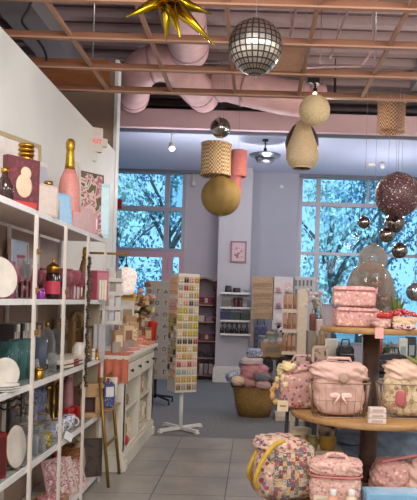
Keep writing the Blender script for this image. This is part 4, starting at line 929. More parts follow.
# sign blocks at the far wall above
for (px, X, z, w_, h_, c, lab) in [(126,-1.44,0,.15,.50,'#d6d2ca','white display block holding the gold sign behind the dresser'),(137,-1.50,0,.11,.40,'#bfa98c','tan display block behind the flower display')]:
    cb('display_block', lab, 'display block', px, X, w_, h_, .10, D20, c, '#a58d72')
p = DT(126,-1.44); p.z += .501; o = E('gold_sign', 'gold plaque leaning on top of the white display block', 'sign', p, D20); MB().box((0,0,.045),(.19,.03,.09)).build('plaque', mat('plaque_gold','#b08a38',.4,.5), o); MB().box((0,-.018,.045),(.13,.004,.03)).build('engraved_lines', mat('plaque_dark','#6d5222',.5), o)
# book rack at the near end
p = Vector((-1.55,6.40,HT+EPS)); 
# the rack is a narrow stand on the floor between partition wall and dresser
c = Vector((-1.375,6.28,HT+EPS)); rk = E('book_rack', 'narrow white wire rack of greeting cards standing on the near end of the dresser', 'card rack', c, D20)
WIREW = mat('rack_white','#cfcac4',.4)
for x in (-.09,.09): MB().box((x,.05,.39),(.012,.012,.78)).build('upright', WIREW, rk)
MB().box((0,.02,.01),(.22,.16,.02)).build('rack_base', WIREW, rk)
RZ = [.27,.41,.55,.68]
for z in RZ:
    MB().box((0,0,z),(.20,.10,.008)).box((0,-.05,z+.02),(.20,.006,.03)).build('rack_tier', WIREW, rk)
cc = ['#cfcac6','#b7b3bb','#d9cfc2','#8d8790','#d4c3c0','#c5ccd6','#e0d6c8','#a59a90']
for i, z in enumerate(RZ):
    for k in range(3):
        q = Matrix.Rotation(D20,4,'Z') @ Vector((-.06+.06*k,0.0,0))
        o = E('greeting_card', '%s greeting card on the %s tier of the white wire rack' % (['near','middle','far'][k], ['lowest','second','third','highest'][i]), 'card', (c.x+q.x,c.y+q.y,c.z+z+.0045), D20, 'greeting cards in the wire rack')
        MB().box((0,0,.06),(.052,.012,.12), rx=-.0).build('card_sheet', M(cc[(i*3+k)%8],.7), o); MB().box((0,-.007,.07),(.036,.002,.06)).build('card_print', M(cc[(i*5+k*3+2)%8],.6), o)
# lantern on a wall bracket
Y = 6.75; c = P(126,281,Y); s = S(Y); o = E('white_paper_lantern', 'glowing white pleated paper lantern with pale pink bands hanging from a gold wall bracket', 'lantern', c)
t = NT('paper_white'); cz = t.n('ShaderNodeSeparateXYZ'); t.l(t.coord(), cz.inputs[0])
wv = t.n('ShaderNodeTexChecker', i_Scale=32.0); t.l(t.coord(), wv.inputs['Vector']); wv.inputs[1].default_value = lin('#e8e6e2'); wv.inputs[2].default_value = lin('#e6c4b8')
t.l(wv.outputs[0], t.b.inputs['Base Color']); t.b.inputs['Emission Color'].default_value = lin('#fff4ec'); t.b.inputs['Emission Strength'].default_value = .22; t.b.inputs['Roughness'].default_value = .9
MB().lathe([(3*s,-14*s),(7.5*s,-12.5*s),(9.5*s,-8*s),(9*s,-5*s),(10.6*s,1*s),(11*s,6*s),(9.6*s,10*s),(6*s,13*s),(2*s,14*s)], seg=28).build('paper_shade', t.m, o)
MB().lathe([(2*s,13.8*s),(1.8*s,16*s),(.6*s,17*s),(.6*s,24*s)], seg=12).build('cap', DARK, o)
zb = 24*s
o2 = E('wall_bracket', 'slim gold bracket arm with a round wall plate holding the white lantern', 'bracket', (-1.777,Y,c.z+27*s))
MB().cyl((.03,0,0),(c.x+1.777+.03,0,0),.012,seg=10).tube([(c.x+1.777,0,-.0),(c.x+1.777,0,-.02)],.008,6).build('arm', BRASS, o2)
MB().cyl((0.0,0,0),(.035,0,0),.06,seg=18).build('wall_plate', BRASS, o2)
MB().cyl((0,0,23*s),(0,0,27*s),.004,seg=6).build('hook', DARK, o)
# ================================================================ earring spinner, white
CARDC = {'gold':'#b99a56','pink':'#d29b98','cream':'#d9ccb2','yellow':'#b9ab3c','black':'#332e30','teal':'#7ea6a2','red':'#a8383e','grey':'#9a948e','silver':'#bdbab6','peach':'#dba98c','blue':'#7b93b4','brown':'#7a5a42'}
CARDP = {}
def earring(kind, w_, h_):
    if (kind, w_) not in CARDP:
        o = E('earring_card', '', 'earrings', (0,0,-50))
        MB().box((0,0,0),(w_,.004,h_)).build('backing_card', M({'black':'#a89a8c','yellow':'#b8a862','gold':'#c4a878','pink':'#d4b0a4','peach':'#d6b090','red':'#c09a90','grey':'#b5aa9e','brown':'#b09a84','teal':'#b4b8b0'}.get(kind,'#c9b9a0'),.8), o)
        j = MB(); m = M(CARDC[kind],.35)
        for x in (-1,1): j.sphere((x*w_*.24,-.007,h_*.15),w_*.19,8,6,(1,.4,1)).sphere((x*w_*.24,-.007,-h_*.18),w_*.23,8,6,(1,.4,1.3))
        j.build('earring_pair', m, o); CARDP[(kind,w_)] = o
    return CARDP[(kind,w_)]
USED = set()
def place_earring(kind, w_, h_, loc, rz, label, group):
    p = earring(kind, w_, h_)
    if (kind, w_) not in USED: USED.add((kind,w_)); p.location = loc; p.rotation_euler = (0,0,rz); p['label'] = label; p['group'] = group; return p
    return dup(p, loc, (0,0,rz), label, group)
def spinner(name, label, px0, px1, pt, pb, Y, rz, m, base):
    c = P((px0+px1)/2,(pt+pb)/2,Y); s = S(Y); h = (pb-pt)*s
    return c, s, h
Y = 8.0; s = S(Y); ctop = P(183,274,Y); cbot = P(183,391,Y); cx = P(183,330,Y).x+.005
z0, z1 = cbot.z, ctop.z; SW = .275; RZ_ = math.radians(28)
sp = E('earring_spinner', 'white revolving earring stand covered with cards, standing on crossed white feet', 'display stand', (cx,Y,0), RZ_)
SPW = mat('spinner_white','#d6cdbd',.6,var=.04)
MB().box((0,0,(z0+z1)/2),(SW,SW,z1-z0)).build('panel_column', SPW, sp, bevel=.004)
MB().cyl((0,0,.05),(0,0,z0),.024,seg=14).build('pole', WHITE, sp)
for k in range(4):
    a = PI/4+PI/2*k - RZ_
    MB().box((math.cos(a)*.17,math.sin(a)*.17,.028),(.30,.045,.035), rz=a).box((math.cos(a)*.31,math.sin(a)*.31,.010),(.05,.05,.02), rz=a).build('foot', WHITE, sp)
seq = [['cream','black','pink','gold'],['grey','red','gold','cream'],['pink','cream','grey','gold'],['cream','pink','black','grey'],['yellow','yellow','grey','cream'],['yellow','cream','gold','yellow'],['gold','grey','yellow','yellow'],['cream','gold','yellow','yellow'],['black','black','black','red'],['gold','gold','cream','gold'],['peach','gold','gold','cream'],['red','pink','red','pink'],['teal','blue','silver','silver'],['gold','gold','gold','gold'],['brown','grey','brown','grey']]
hh = (z1-z0-.05)/15; cw = SW/4
Rz = Matrix.Rotation(RZ_,4,'Z')
for i in range(15):
    for j in range(4):
        if i == 14: pass
        q = Rz @ Vector((-SW/2+cw*(j+.5),-SW/2-.0035,0))
        place_earring(seq[i][j], cw*.86, hh*.84, (cx+q.x,Y+q.y,z1-.03-hh*(i+.5)), RZ_, '%s earring card, %s row down, %s column of the white spinner front' % (seq[i][j], ORD[i], NTH[j]), 'earring cards on the white spinner')
seq2 = ['peach','peach','cream','pink','peach','gold','yellow','brown','cream','grey','gold','black','cream']
hh2 = (z1-z0-.10)/14
for i in range(13):
    for j in range(3):
        q = Rz @ Vector((-SW/2-.0035,SW/2-SW/3*(j+.5),0))
        k = seq2[(i+ (j if i > 4 else 0)) % 13]
        place_earring(k, SW/3*.84, hh2*.84, (cx+q.x,Y+q.y,z1-.04-hh2*(i+.5)), RZ_-PI/2, '%s earring card, %s row down, %s column of the white spinner side' % (k, ORD[i], NTH[j]), 'earring cards on the white spinner side')
# ---- grey spinner behind
Y = 10.0; s = S(Y); ct = P(157,281,Y); cb_ = P(157,378,Y); cx2 = P(157,330,Y).x
z0, z1 = cb_.z, ct.z; W2 = .37; R2 = math.radians(6)
sp = E('charm_spinner', 'grey revolving stand of letter charms on a black wheeled base behind the dresser', 'display stand', (cx2,Y,0), R2)
MB().box((0,0,(z0+z1)/2),(W2,W2*.9,z1-z0)).build('panel_column', mat('spinner_grey','#a39d98',.6,var=.1), sp, bevel=.004)
MB().cyl((0,0,.08),(0,0,z0),.022,seg=12).build('pole', BLACK, sp)
for k in range(5):
    a = 2*PI*k/5+.5; MB().tube([(0,0,.13),(math.cos(a)*.16,math.sin(a)*.16,.10),(math.cos(a)*.30,math.sin(a)*.30,.075)], .018, 8).build('base_arm', BLACK, sp)
    MB().cyl((math.cos(a)*.30-.012,math.sin(a)*.30,.032),(math.cos(a)*.30+.012,math.sin(a)*.30,.032),.031,seg=14).build('caster', BLACK, sp)
CH = {}
for i in range(8):
    for j in range(3):
        kind = ['charm_ring','charm_bar','charm_knot'][(i*2+j) % 3]; c_ = ['#5d5552','#6d4b48','#4e4a58','#7a3f42'][(i+j) % 4] if i < 6 else ['#3f3a66','#8a2f34','#8a6a5c'][(i+j) % 3]
        q = Matrix.Rotation(R2,4,'Z') @ Vector((-W2/2+W2/3*(j+.5),-W2*.45-.004,0))
        loc = (cx2+q.x,Y+q.y,z1-.09-(z1-z0-.1)/8*(i+.4)); key = (kind,c_)
        lab = 'letter charm card, %s row down, %s column of the grey spinner' % (ORD[i], NTH[j])
        if key not in CH:
            o = E('charm_card', lab, 'charm', loc, R2, 'letter charm cards on the grey spinner')
            MB().box((0,0,0),(.095,.006,.13)).build('backing_card', M('#aca59e',.7), o)
            b = MB()
            if kind == 'charm_ring': b.tube([(.026*math.cos(2*PI*k/14),-.006,.026*math.sin(2*PI*k/14)) for k in range(14)], .007, 6, True)
            elif kind == 'charm_bar': b.box((0,-.006,0),(.014,.006,.07)).box((.012,-.006,.025),(.035,.006,.014))
            else: b.tube([(-.025,-.006,-.03),(0,-.006,.03),(.025,-.006,-.03)], .007, 6).cyl((-.015,-.006,-.008),(.015,-.006,-.008),.006,seg=6)
            b.build('charm', M(c_,.4), o); CH[key] = o
        else: dup(CH[key], loc, None, lab, 'letter charm cards on the grey spinner')
# ================================================================ arched shelf against the back wall
YB_ = YB-.005
s = S(YB-.2); c = P(203,381,YB-.2); xr = P(218.3,330,YB-.2).x; xl = P(188,330,YB-.2).x; W_ = xr-xl; H_ = P(203,277,YB-.2).z
o = E('arched_shelf', 'tall arch-topped open shelf in brown wood against the back wall beside the column', 'shelf', ((xl+xr)/2,YB-.16,0))
AW = wood('arch_wood','#8a6656','#a37c66',5)
r = W_/2; pts = [(-r+.02,0,.0),(-r+.02,0,H_-r)]+[((r-.02)*math.cos(a),0,H_-r+(r-.02)*math.sin(a)) for a in [PI-PI*k/16 for k in range(1,16)]]+[(r-.02,0,H_-r),(r-.02,0,.0)]
b = MB()
for i in range(len(pts)-1):
    p0, p1 = Vector(pts[i]), Vector(pts[i+1]); m_ = (p0+p1)/2; d_ = p1-p0
    b.box(m_, (d_.length+.008,.28,.03), ry=-math.atan2(d_.z,d_.x))
b.build('arch_frame', AW, o)
zz = [P(203,y,YB-.2).z for y in (375,358,341,322,305)]
for z in zz: MB().box((0,0,z),(W_-.05,.26,.025)).build('shelf_board', AW, o)
MB().prism([(x,z) for x,y,z in pts], .135, .145, Matrix.Rotation(PI/2,4,'X') @ Matrix.Diagonal((1,1,-1,1))).build('back_panel', mat('arch_back','#7f7078',.8), o)
ac = ((xl+xr)/2,YB-.18)
for i, (k, dx, ww, h, c_, lab) in enumerate([(4,.05,.34,.16,'#7a3b48','folded plum cloth on the highest board of the arched shelf'),(3,.14,.16,.10,'#8a6a70','dusty box on the second highest board of the arched shelf'),(2,.08,.32,.15,'#70434f','folded wine red cloth on the middle board of the arched shelf'),(3,-.08,.2,.12,'#b9a8a8','pale box partly hidden on the second highest board of the arched shelf')]):
    q = E('folded_cloth' if 'cloth' in lab else 'storage_box', lab, 'cloth' if 'cloth' in lab else 'box', (ac[0]+dx,ac[1],zz[k]+.014))
    b = MB(); 
    if 'cloth' in lab:
        for j in range(3): b.soft((0,0,h*(j+.5)/3),(ww,.2,h/3),6,.03,i*3+j,8)
        b.build('cloth_folds', M(c_,.85), q); MB().box((0,-.101,h*.5),(.06,.002,h*.6)).build('paper_band', M('#b9a59c',.8), q)
    else: b.box((0,0,h*.4),(ww,.2,h*.8)); b.build('box_body', M(c_,.6), q); MB().box((0,0,h*.88),(ww+.01,.21,h*.15)).build('lid', M(c_,.5), q)
for i, (dx, c_, lab) in enumerate([(-.05,'#3a3438','dark slipper pair on the lower board of the arched shelf'),(.14,'#423b40','dark trainer lying on the lower board of the arched shelf')]):
    q = E('slipper', lab, 'shoe', (ac[0]+dx,ac[1],zz[1]+.0135)); MB().soft((0,0,.06),(.17,.22,.12),2.6,.1,i).build('shoe_upper', M(c_,.7), q); MB().box((0,0,.008),(.16,.21,.016)).build('sole', M('#6b6268',.7), q)
for i, (dx, c_) in enumerate([(-.02,'#a89a96'),(.08,'#8f8488'),(.18,'#b5a49c')]):
    q = E('paper_bag', '%s paper bag from the spinner on the lowest board of the arched shelf' % NTH[i], 'bag', (ac[0]+dx,ac[1],zz[0]+.0135), 0, 'paper bags on the lowest arched shelf board'); MB().soft((0,0,.11),(.085,.12,.22),8,.02,i,8).build('bag_body', M(c_,.8), q); MB().tube([(-.02,0,.21),(-.015,0,.26),(.015,0,.26),(.02,0,.21)],.004,5).build('handle', DARK, q)
# dark red garland hanging beside the arch
zt, zb = P(218,281,YB-.3).z, P(218,331,YB-.3).z
q = E('red_garland', 'dark red ribbon garland hanging between the arched shelf and the column', 'garland', (P(217.5,300,YB-.3).x-.02,YB-.37,zt)); r_ = random.Random(3)
b = MB()
for k in range(26): b.soft((r_.uniform(-.03,.03),r_.uniform(-.03,.03),-(zt-zb)*k/26-.03),(.09,.07,.06),2,.3,k,4)
b.build('ribbon_tufts', mat('garland_red','#5c2530',.7), q, kind='stuff'); MB().cyl((0,0,.02),(0,0,-(zt-zb)),.006,seg=5).build('cord', DARK, q)
MB().cyl((0,0,.02),(.0,.365,.02),.008,seg=6).build('hook', DARK, q)
# ================================================================ floating shelves on the column
Yc = PYF-.11; FS = []
for i, y in enumerate((292,306.5,319.5,333)):
    a, b_ = P(220.5,y,Yc), P(251,y,Yc); z = a.z
    o = E('wall_shelf', 'white floating shelf on the column, %s of four from above' % NTH[i], 'shelf', ((a.x+b_.x)/2,PYF-.105,z), 0, 'white floating shelves on the column')
    MB().box((0,0,-.02),(b_.x-a.x,.20,.04)).build('shelf_board', WHITE, o, bevel=.004); MB().box((-.2,.08,-.05),(.02,.035,.03)).box((.2,.08,-.05),(.02,.035,.03)).build('bracket', WHITE, o)
    FS.append((a.x,b_.x,z+.0008))
def col_item(i, px): return Vector((P(px,300,PYF-.11).x, PYF-.11, FS[i][2]))
jar('dark_jar', 'small dark lidded jar with a rounded lid on the highest column shelf', 'jar', col_item(0,228), .13,.065, mat('jar_dark','#35312f',.4), mat('jar_lid_dark','#45403c',.4))
jar('dark_jar', 'low wide dark jar on the highest column shelf nearer the column middle', 'jar', col_item(0,236.5), .09,.075, mat('jar_dark','#35312f',.4), mat('jar_lid_dark','#45403c',.4))
vessel('glass_dish', 'small clear glass dish on the highest column shelf', 'dish', col_item(0,246), [(.001,0),(.05,.005),(.07,.05),(.066,.05),(.046,.01),(.001,.008)], CLEAR)
def cbox(name, label, cat, p, w_, h_, c_, lidc, d=.14):
    o = E(name, label, cat, p); MB().box((0,0,h_*.4),(w_,d,h_*.8)).build('box_body', M(c_,.5), o, bevel=.003); MB().box((0,0,h_*.9),(w_+.008,d+.008,h_*.2)).build('lid', M(lidc,.5), o, bevel=.003); return o
cbox('grey_box', 'wide grey green box on the second column shelf', 'box', col_item(1,227), .19,.16,'#67645f','#74716a')
for px, lab in [(236,'maroon canister, the one nearest the grey green box on the second column shelf'),(240.5,'maroon canister, the one farther from the grey green box on the second column shelf')]:
    jar('maroon_canister', lab, 'canister', col_item(1,px), .18,.042, mat('canister_maroon','#5a2832',.4), mat('canister_lid','#3f1d24',.4), group='maroon canisters')
cbox('grey_box', 'small grey box at the outer end of the second column shelf', 'box', col_item(1,249), .07,.14,'#67645f','#74716a')
cbox('navy_box', 'navy blue storage box on the third column shelf', 'box', col_item(2,226), .20,.165,'#252850','#2e3160')
cbox('green_box', 'dark green storage box at the middle of the third column shelf', 'box', col_item(2,236), .19,.155,'#2e3b38','#384845')
cbox('green_box', 'dark green storage box at the outer end of the third column shelf', 'box', col_item(2,246), .17,.155,'#2e3b38','#384845')
for k in range(6):
    bottle('dark_bottle', 'small dark bottle on the lowest column shelf, %s of six from the arched shelf' % NTH[k], 'bottle', col_item(3,223+4.9*k), .20,.042, mat('bottle_brown','#26201e',.2), BLACK, .5, group='dark bottles on the lowest column shelf')
c = P(238.5,252,PYF); o = E('framed_picture', 'small pink framed portrait print hanging on the column', 'picture', (c.x,PYF-.018,c.z)); s = S(PYF)
MB().box((0,0,10*s),(16*s,.03,1.6*s)).box((0,0,-10*s),(16*s,.03,1.6*s)).box((-7.2*s,0,0),(1.6*s,.03,18.4*s)).box((7.2*s,0,0),(1.6*s,.03,18.4*s)).build('frame', mat('frame_mauve','#8d6674',.5), o)
MB().box((0,.004,0),(12.8*s,.016,18.4*s)).build('mat_board', mat('matboard','#c9aeb4',.8), o); MB().box((0,-.006,-.5*s),(8*s,.004,11*s)).build('print', pixmat('portrait_print',['#a87a86','#c9a9ae','#7d5a68'],9), o)
# ================================================================ display boards at the window end of the back wall
Yd = 12.3
def board(name, label, px0, px1, py0, py1, m, Y=Yd):
    a, b_ = P(px0,py0,Y), P(px1,py1,Y); o = E(name, label, 'display board', ((a.x+b_.x)/2,Y,0), 0)
    MB().box((0,0,(a.z+b_.z)/2),(abs(b_.x-a.x),.03,abs(a.z-b_.z))).build('board_panel', m, o)
    for x in (-1,1): MB().box((x*(abs(b_.x-a.x)/2-.02),.03,a.z/2),(.04,.04,a.z)).build('upright', AW, o)
    return o, a, b_
bo, a, b_ = board('pegboard', 'tall tan wooden board hung with rows of small necklaces', 252.5,273,276.5,320, wood('peg_tan','#96795c','#ab8c6b',5))
k = 0
for i in range(4):
    for j in range(5):
        p = P(255+3.8*j,283+10*i,Yd); p.y = Yd-.02
        lab = 'small necklace hanging on the tan board, %s row, %s from the column' % (ORD[i], NTH[j])
        if k == 0:
            nk = E('necklace', lab, 'necklace', p, 0, 'necklaces on the tan board')
            MB().tube([(-.018,0,0),(-.022,0,-.05),(0,-.002,-.085),(.022,0,-.05),(.018,0,0)], .005, 5).build('chain', M('#6a5648',.4), nk); MB().sphere((0,-.004,-.10),.018,8,6).build('pendant', M('#b3a090',.4), nk)
        else: dup(nk, p, None, lab)
        k += 1
bo, a, b_ = board('card_board', 'white wall board holding pink jewellery cards in wire pockets', 273.5,293,276.5,330, mat('board_white','#c9c2c2',.7))
for i in range(3):
    for j in range(2):
        p = P(278.5+9.6*j,288+15.5*i,Yd); p.y = Yd-.0195; o = E('jewellery_card', 'pink jewellery card on the white wall board, %s row, %s the tan board' % (ORD[i], ['nearer to','farther from'][j]), 'card', p, 0, 'pink jewellery cards on the white wall board')
        MB().box((0,0,0),(.125,.008,.20)).build('card_sheet', M(['#d5bfbf','#cfb1b4','#d9cfcf'][(i+j)%3],.7), o); MB().soft((0,-.02,-.03),(.08,.03,.09),2.5,.1,i*2+j,6).build('pouch', M(['#b98c92','#d9b7b4','#9c7f88'][(i*2+j)%3],.7), o); MB().box((0,-.012,-.09),(.13,.02,.012)).build('wire_pocket', M('#5a3d3f',.5), o)
bo, a, b_ = board('hook_board', 'grey slatted board of dark hooks and hair clips beside the big window', 293.5,314,276.5,330, mat('board_grey','#b3b0b2',.7))
for i in range(2):
    for j in range(5):
        p = P(296+3.8*j,281+9*i,Yd); p.y = Yd-.02
        lab = 'dark hair clip hanging on the grey board, %s row, %s from the white board' % (ORD[i], NTH[j])
        if i == 0 and j == 0:
            hk = E('hair_clip', lab, 'hair clip', p, 0, 'hair clips on the grey board'); MB().box((0,0,-.04),(.03,.012,.11)).build('clip_body', M('#57545c',.4), hk); MB().cyl((0,.0,.02),(0,-.03,.03),.006,seg=6).build('hook', STEEL, hk)
        else: dup(hk, p, None, lab)
# ================================================================ cream post rack with kraft goods
Y = 9.0; o = E('post_rack', 'tall cream post display rack carrying kraft paper gift sleeves before the window boards', 'display stand', (P(301.8,330,Y).x,Y,0)); s = S(Y)
zt = P(301,289,Y).z
MB().box((0,0,zt/2),(9.5*s,.05,zt)).build('post', mat('post_cream','#d9c8b6',.6), o, bevel=.004); MB().box((-.06,.05,.03),(.55,.45,.06)).build('base', mat('post_cream','#d9c8b6',.6), o)
PEG = [P(295,y,Y).z for y in (300,320,342)]
for z in PEG: MB().box((-.17,.03,z-.17),(.20,.10,.015)).box((-.17,-.015,z-.15),(.20,.008,.04)).build('pocket', mat('post_cream','#d9c8b6',.6), o)
ox = o.location.x
for i, z in enumerate(PEG):
    for j in range(3):
        lab = 'kraft gift sleeve in the %s pocket of the cream post rack, %s the post' % (['upper','middle','lower'][i], ['farthest from','midway to','closest to'][j])
        q = E('gift_sleeve', lab, 'gift sleeve', (ox-.235+.065*j,Y+.025,z-.162), 0, 'kraft sleeves in the post rack')
        h = .26 if i else .24
        MB().soft((0,0,h/2),(.055,.05,h),6,.03,i*3+j,6).build('paper_sleeve', M(['#b58a6b','#c29a7c','#a67c60'][(i+j)%3],.85), q); MB().box((0,-.026,h*.3),(.04,.003,.05)).build('paper_label', M('#8a5f48',.7), q)
q = one('cotton_tuft', MB().soft((0,0,.03),(.10,.07,.07),2,.3,4), mat('cotton_white','#d8cfc8',.9), 'white tuft of cotton lying on the kraft sleeves of the post rack', 'decoration', (ox-.19,Y+.02,PEG[0]+.10))
# ================================================================ goods table in the middle distance
Y = 9.8; tz = P(275,357,Y).z; xa, xb = P(255,357,Y).x, P(296,357,Y).x
o = E('goods_table', 'low dark wood goods table crowded with gifts behind the plush basket', 'table', ((xa+xb)/2,Y+.25,0))
MB().box((0,0,tz-.02),(xb-xa,.6,.04)).build('tabletop', WOODD, o)
for x in (-1,1):
    for y in (-1,1): MB().box((x*((xb-xa)/2-.04),y*.25,(tz-.04)/2),(.05,.05,tz-.04)).build('leg', WOODD, o)
def GT(px, dy=0): p = P(px,357,Y+dy); p.z = tz+EPS; return p
q = E('wooden_crate', 'pale wooden crate with printed front at the edge of the dark goods table', 'crate', GT(272,.02)); MB().box((0,-.09,.10),(.34,.015,.20)).box((0,.09,.10),(.34,.015,.20)).box((-.165,0,.10),(.015,.18,.20)).box((.165,0,.10),(.015,.18,.20)).box((0,0,.01),(.33,.18,.02)).build('crate_side', WOODL, q); MB().box((0,-.099,.11),(.22,.003,.08)).build('printed_label', M('#7d7468',.7), q)
for i, (dx, c_) in enumerate([(-.1,'#a5988a'),(0,'#8f8c96'),(.1,'#b5a08c')]):
    MB().soft((dx,0,.13),(.10,.15,.22),3,.1,i,8).build('wrapped_soap', M(c_,.7), None).parent = None
    x_ = bpy.data.objects[-1] if False else [ob for ob in bpy.data.objects if ob.name.startswith('wrapped_soap')][-1]
    x_.location = GT(272,.02)+Vector((0,0,.02)); tag(x_, '%s wrapped soap bundle standing in the pale wooden crate' % ['grey beige','lavender grey','tan'][i], 'soap', 'soap bundles in the crate')
q = E('navy_bag', 'navy gridded tote bag hanging on a stand behind the goods table', 'bag', P(260,352,10.6)+Vector((0,0,0)))
q.location.z = .0; hb = P(260,325,10.6).z; lo = P(260,356,10.6).z
MB().soft((0,0,(hb+lo)/2),(13*S(10.6),.14,hb-lo),7,.02,3).build('bag_body', gingham('navy_grid','#3a3c58','#565a78',60), q); MB().tube([(-.06,0,hb-.01),(-.05,0,hb+.1),(.05,0,hb+.1),(.06,0,hb-.01)],.008,6).build('handle', BLACK, q); MB().box((0,0,lo/2),(.03,.03,lo)).box((0,0,.015),(.3,.3,.03)).build('bag_stand', BLACK, q)
lst = [(282,.18,'white soft toy with black face marks sitting on the goods table','#c9c4c2',.22,.16),(289,.12,'black soft toy lying beside the white one on the goods table','#1d1b1f',.14,.18),(279,-.12,'mint tin lidded pot at the back of the goods table','#7c8a76',.13,.13)]
q = E('soft_toy', lst[0][2], 'soft toy', GT(282,.2)+Vector((0,0,0))); MB().soft((0,0,.16),(.20,.15,.32),2.4,.06,1).sphere((0,-.02,.37),.085,14,10).build('toy_body', M('#cdc6c4',.9), q); MB().sphere((-.03,-.098,.385),.018,8,6).sphere((.03,-.098,.385),.018,8,6).sphere((0,-.105,.35),.02,8,6).build('face_marks', BLACK, q); MB().sphere((-.06,0,.45),.035,8,6).sphere((.06,0,.45),.035,8,6).build('ear', BLACK, q)
q = E('soft_toy', lst[1][2], 'soft toy', GT(290,.0)); MB().soft((0,0,.08),(.18,.16,.16),2.4,.1,2).sphere((-.05,-.03,.18),.07,12,8).build('toy_body', BLACK, q); MB().sphere((-.05,-.095,.18),.018,8,6).build('muzzle', M('#8a7a70',.8), q)
jar('mint_tin', lst[2][2], 'tin', GT(270,.32), .36,.08, M('#8b917c',.5), M('#a39a80',.5))
jar('grey_tin', 'grey lidded tin standing behind the wooden crate', 'tin', GT(262,.34), .30,.07, M('#77767c',.5), M('#8e8c90',.5))
for i, (px, lab) in enumerate([(268,'dark pouch with a white mark hanging from the near edge of the goods table'),(281,'dark pouch with a pale smile mark hanging from the near edge of the goods table')]):
    p = P(px,366,Y-.09); q = E('hanging_pouch', lab, 'pouch', p); MB().soft((0,0,0),(.15,.05,.20),5,.05,i,8).build('pouch_body', M('#1f2028',.7), q); MB().tube([(-.03,-.028,-.02),(0,-.03,-.035),(.03,-.028,-.02)],.006,5).build('smile_mark', M('#b9c4cc',.5), q); MB().tube([(-.04,0,.1),(-.02,.0,tz-p.z+.01),(.02,.0,tz-p.z+.01),(.04,0,.1)],.005,5).build('strap', BLACK, q)
# ================================================================ plush basket on the carpet
Y = 9.15; c = P(254,414,Y); s = S(Y); o = E('woven_basket', 'large golden brown woven floor basket heaped with plush cushions', 'basket', (c.x,Y,0))
o.scale = (1.1,1.1,.97)
BK = weave('basket_gold','#94703a','#7a5a2c',50)
MB().lathe([(.001,0),(14*s,0),(17*s,10*s),(20.5*s,30*s),(19.6*s,30*s),(16*s,10*s),(13*s,1*s),(.001,1*s)], seg=32, caps=False, sy=.8).build('basket_body', BK, o)
MB().tube([(20*s*math.cos(2*PI*k/32),16*s*math.sin(2*PI*k/32),30*s) for k in range(32)], .013, 6, True).build('rim', BK, o)
for sg in (-1,1): MB().tube([(sg*20*s,-.06,29*s),(sg*21.5*s,-.05,34*s),(sg*21.5*s,.05,34*s),(sg*20*s,.06,29*s)], .012, 6).build('handle', WOODD, o)
def plush(name, label, px, py, w_, h_, d_, m, e=2.8, rx=0, rz=0, seed=1, dy=0, extra='seam'):
    p = P(px,py,Y+dy); q = E(name, label, 'cushion' if 'cushion' in name else 'soft toy' if 'toy' in name else 'blanket', p, rz, 'soft goods heaped on the floor basket', rx)
    MB().soft((0,0,0),(w_*s,d_,h_*s),e,.06,seed,flat=False).build('plush_body', m, q); MB().tube([((w_*.49*s)*math.cos(a),0,(h_*.49*s)*math.sin(a)) for a in [2*PI*k/20 for k in range(20)]], .006, 5, True).build(extra, m, q); return q
PLB = floral('plush_blue','#7f86a0',['#a3a9bc','#5f6686','#c1c0c8'],30); PLP = gingham('plush_pink','#c98f92','#a96a72',40)
plush('plush_cushion', 'pink checked cushion in the middle of the floor basket heap', 254,372,27,16,.26,PLP,4,.2,.1,1,-.02)
plush('plush_cushion', 'blue grey rolled blanket cushion on top of the floor basket heap', 254.5,353,16,9,.22,PLB,4,0,.1,2,.05)
plush('plush_cushion', 'white edged pink cushion just under the blue grey roll in the basket heap', 252,361,21,7,.24,M('#cbb6b8',.9),5,0,0,3,.0)
plush('plush_toy', 'blue patterned plush drooping over the outer side of the floor basket', 233,377,15,11,.22,PLB,2.4,0,.3,4,-.05)
plush('plush_toy', 'cream plush snout lying over the basket rim', 238,381,13,9,.2,M('#d4b89c',.9),2.2,0,.2,5,-.24)
plush('plush_toy', 'dusty rose plush at the basket rim behind the cream snout', 250,383,14,9,.22,M('#b98a80',.9),2.4,0,0,6,-.12)
plush('plush_toy', 'grey plush lying in the middle of the basket heap', 262,377,17,9,.22,M('#73707a',.9),2.4,0,-.2,7,-.14)
plush('plush_toy', 'pale pink plush at the table side of the basket rim', 263,385,15,8,.2,M('#c09a98',.9),2.6,0,0,8,-.2)
plush('plush_toy', 'dark brown plush hanging at the table side of the floor basket', 270,388,9,16,.18,M('#3c2a2c',.9),2.6,0,0,9,.02)
plush('plush_toy', 'lilac plush at the back of the floor basket heap', 245,364,13,9,.2,M('#8d8599',.9),2.4,0,0,10,.16)
# ================================================================ three-tier round display table
YT = 4.0; XT = P(369,420,YT).x
ZU = 1.468; ZM = .955; ZL = .525; RU, RM, RL = .315, .485, .72
TW = wood('table_wood','#8f6a42','#ad8556',5); 
o = E('tiered_table', 'round three-tier wooden display table on a dark centre post', 'display table', (XT,YT,0))
for nm, z, r in (('upper_tier',ZU,RU),('middle_tier',ZM,RM),('lower_tier',ZL,RL)):
    MB().lathe([(.001,-.034),(r-.006,-.034),(r,-.028),(r,-.006),(r-.006,0),(.001,0)], c=(0,0,z), seg=56).build(nm, TW, o)
MB().cyl((0,0,.06),(0,0,ZU-.03),.052,seg=24).build('post', WOODD, o)
MB().lathe([(.001,0),(.45,0),(.45,.05),(.1,.07),(.07,.14),(.001,.14)], seg=40).build('base', WOODD, o)
def TT(px, Y, z): return Vector(((px-PX)*Y/F - (z-HC)*sn/cs, Y, z+EPS))
PINKQ = floral('pink_quilt','#bf8d86',['#bd8682','#d8b0a8','#a8736e','#d2b4a6'],46,.4,.8,.5)
PINKQ2 = floral('pink_quilt_pale','#cfa49a',['#b98880','#dcbcb0','#a8786e','#d2aca0'],60,.42,.8,.4)
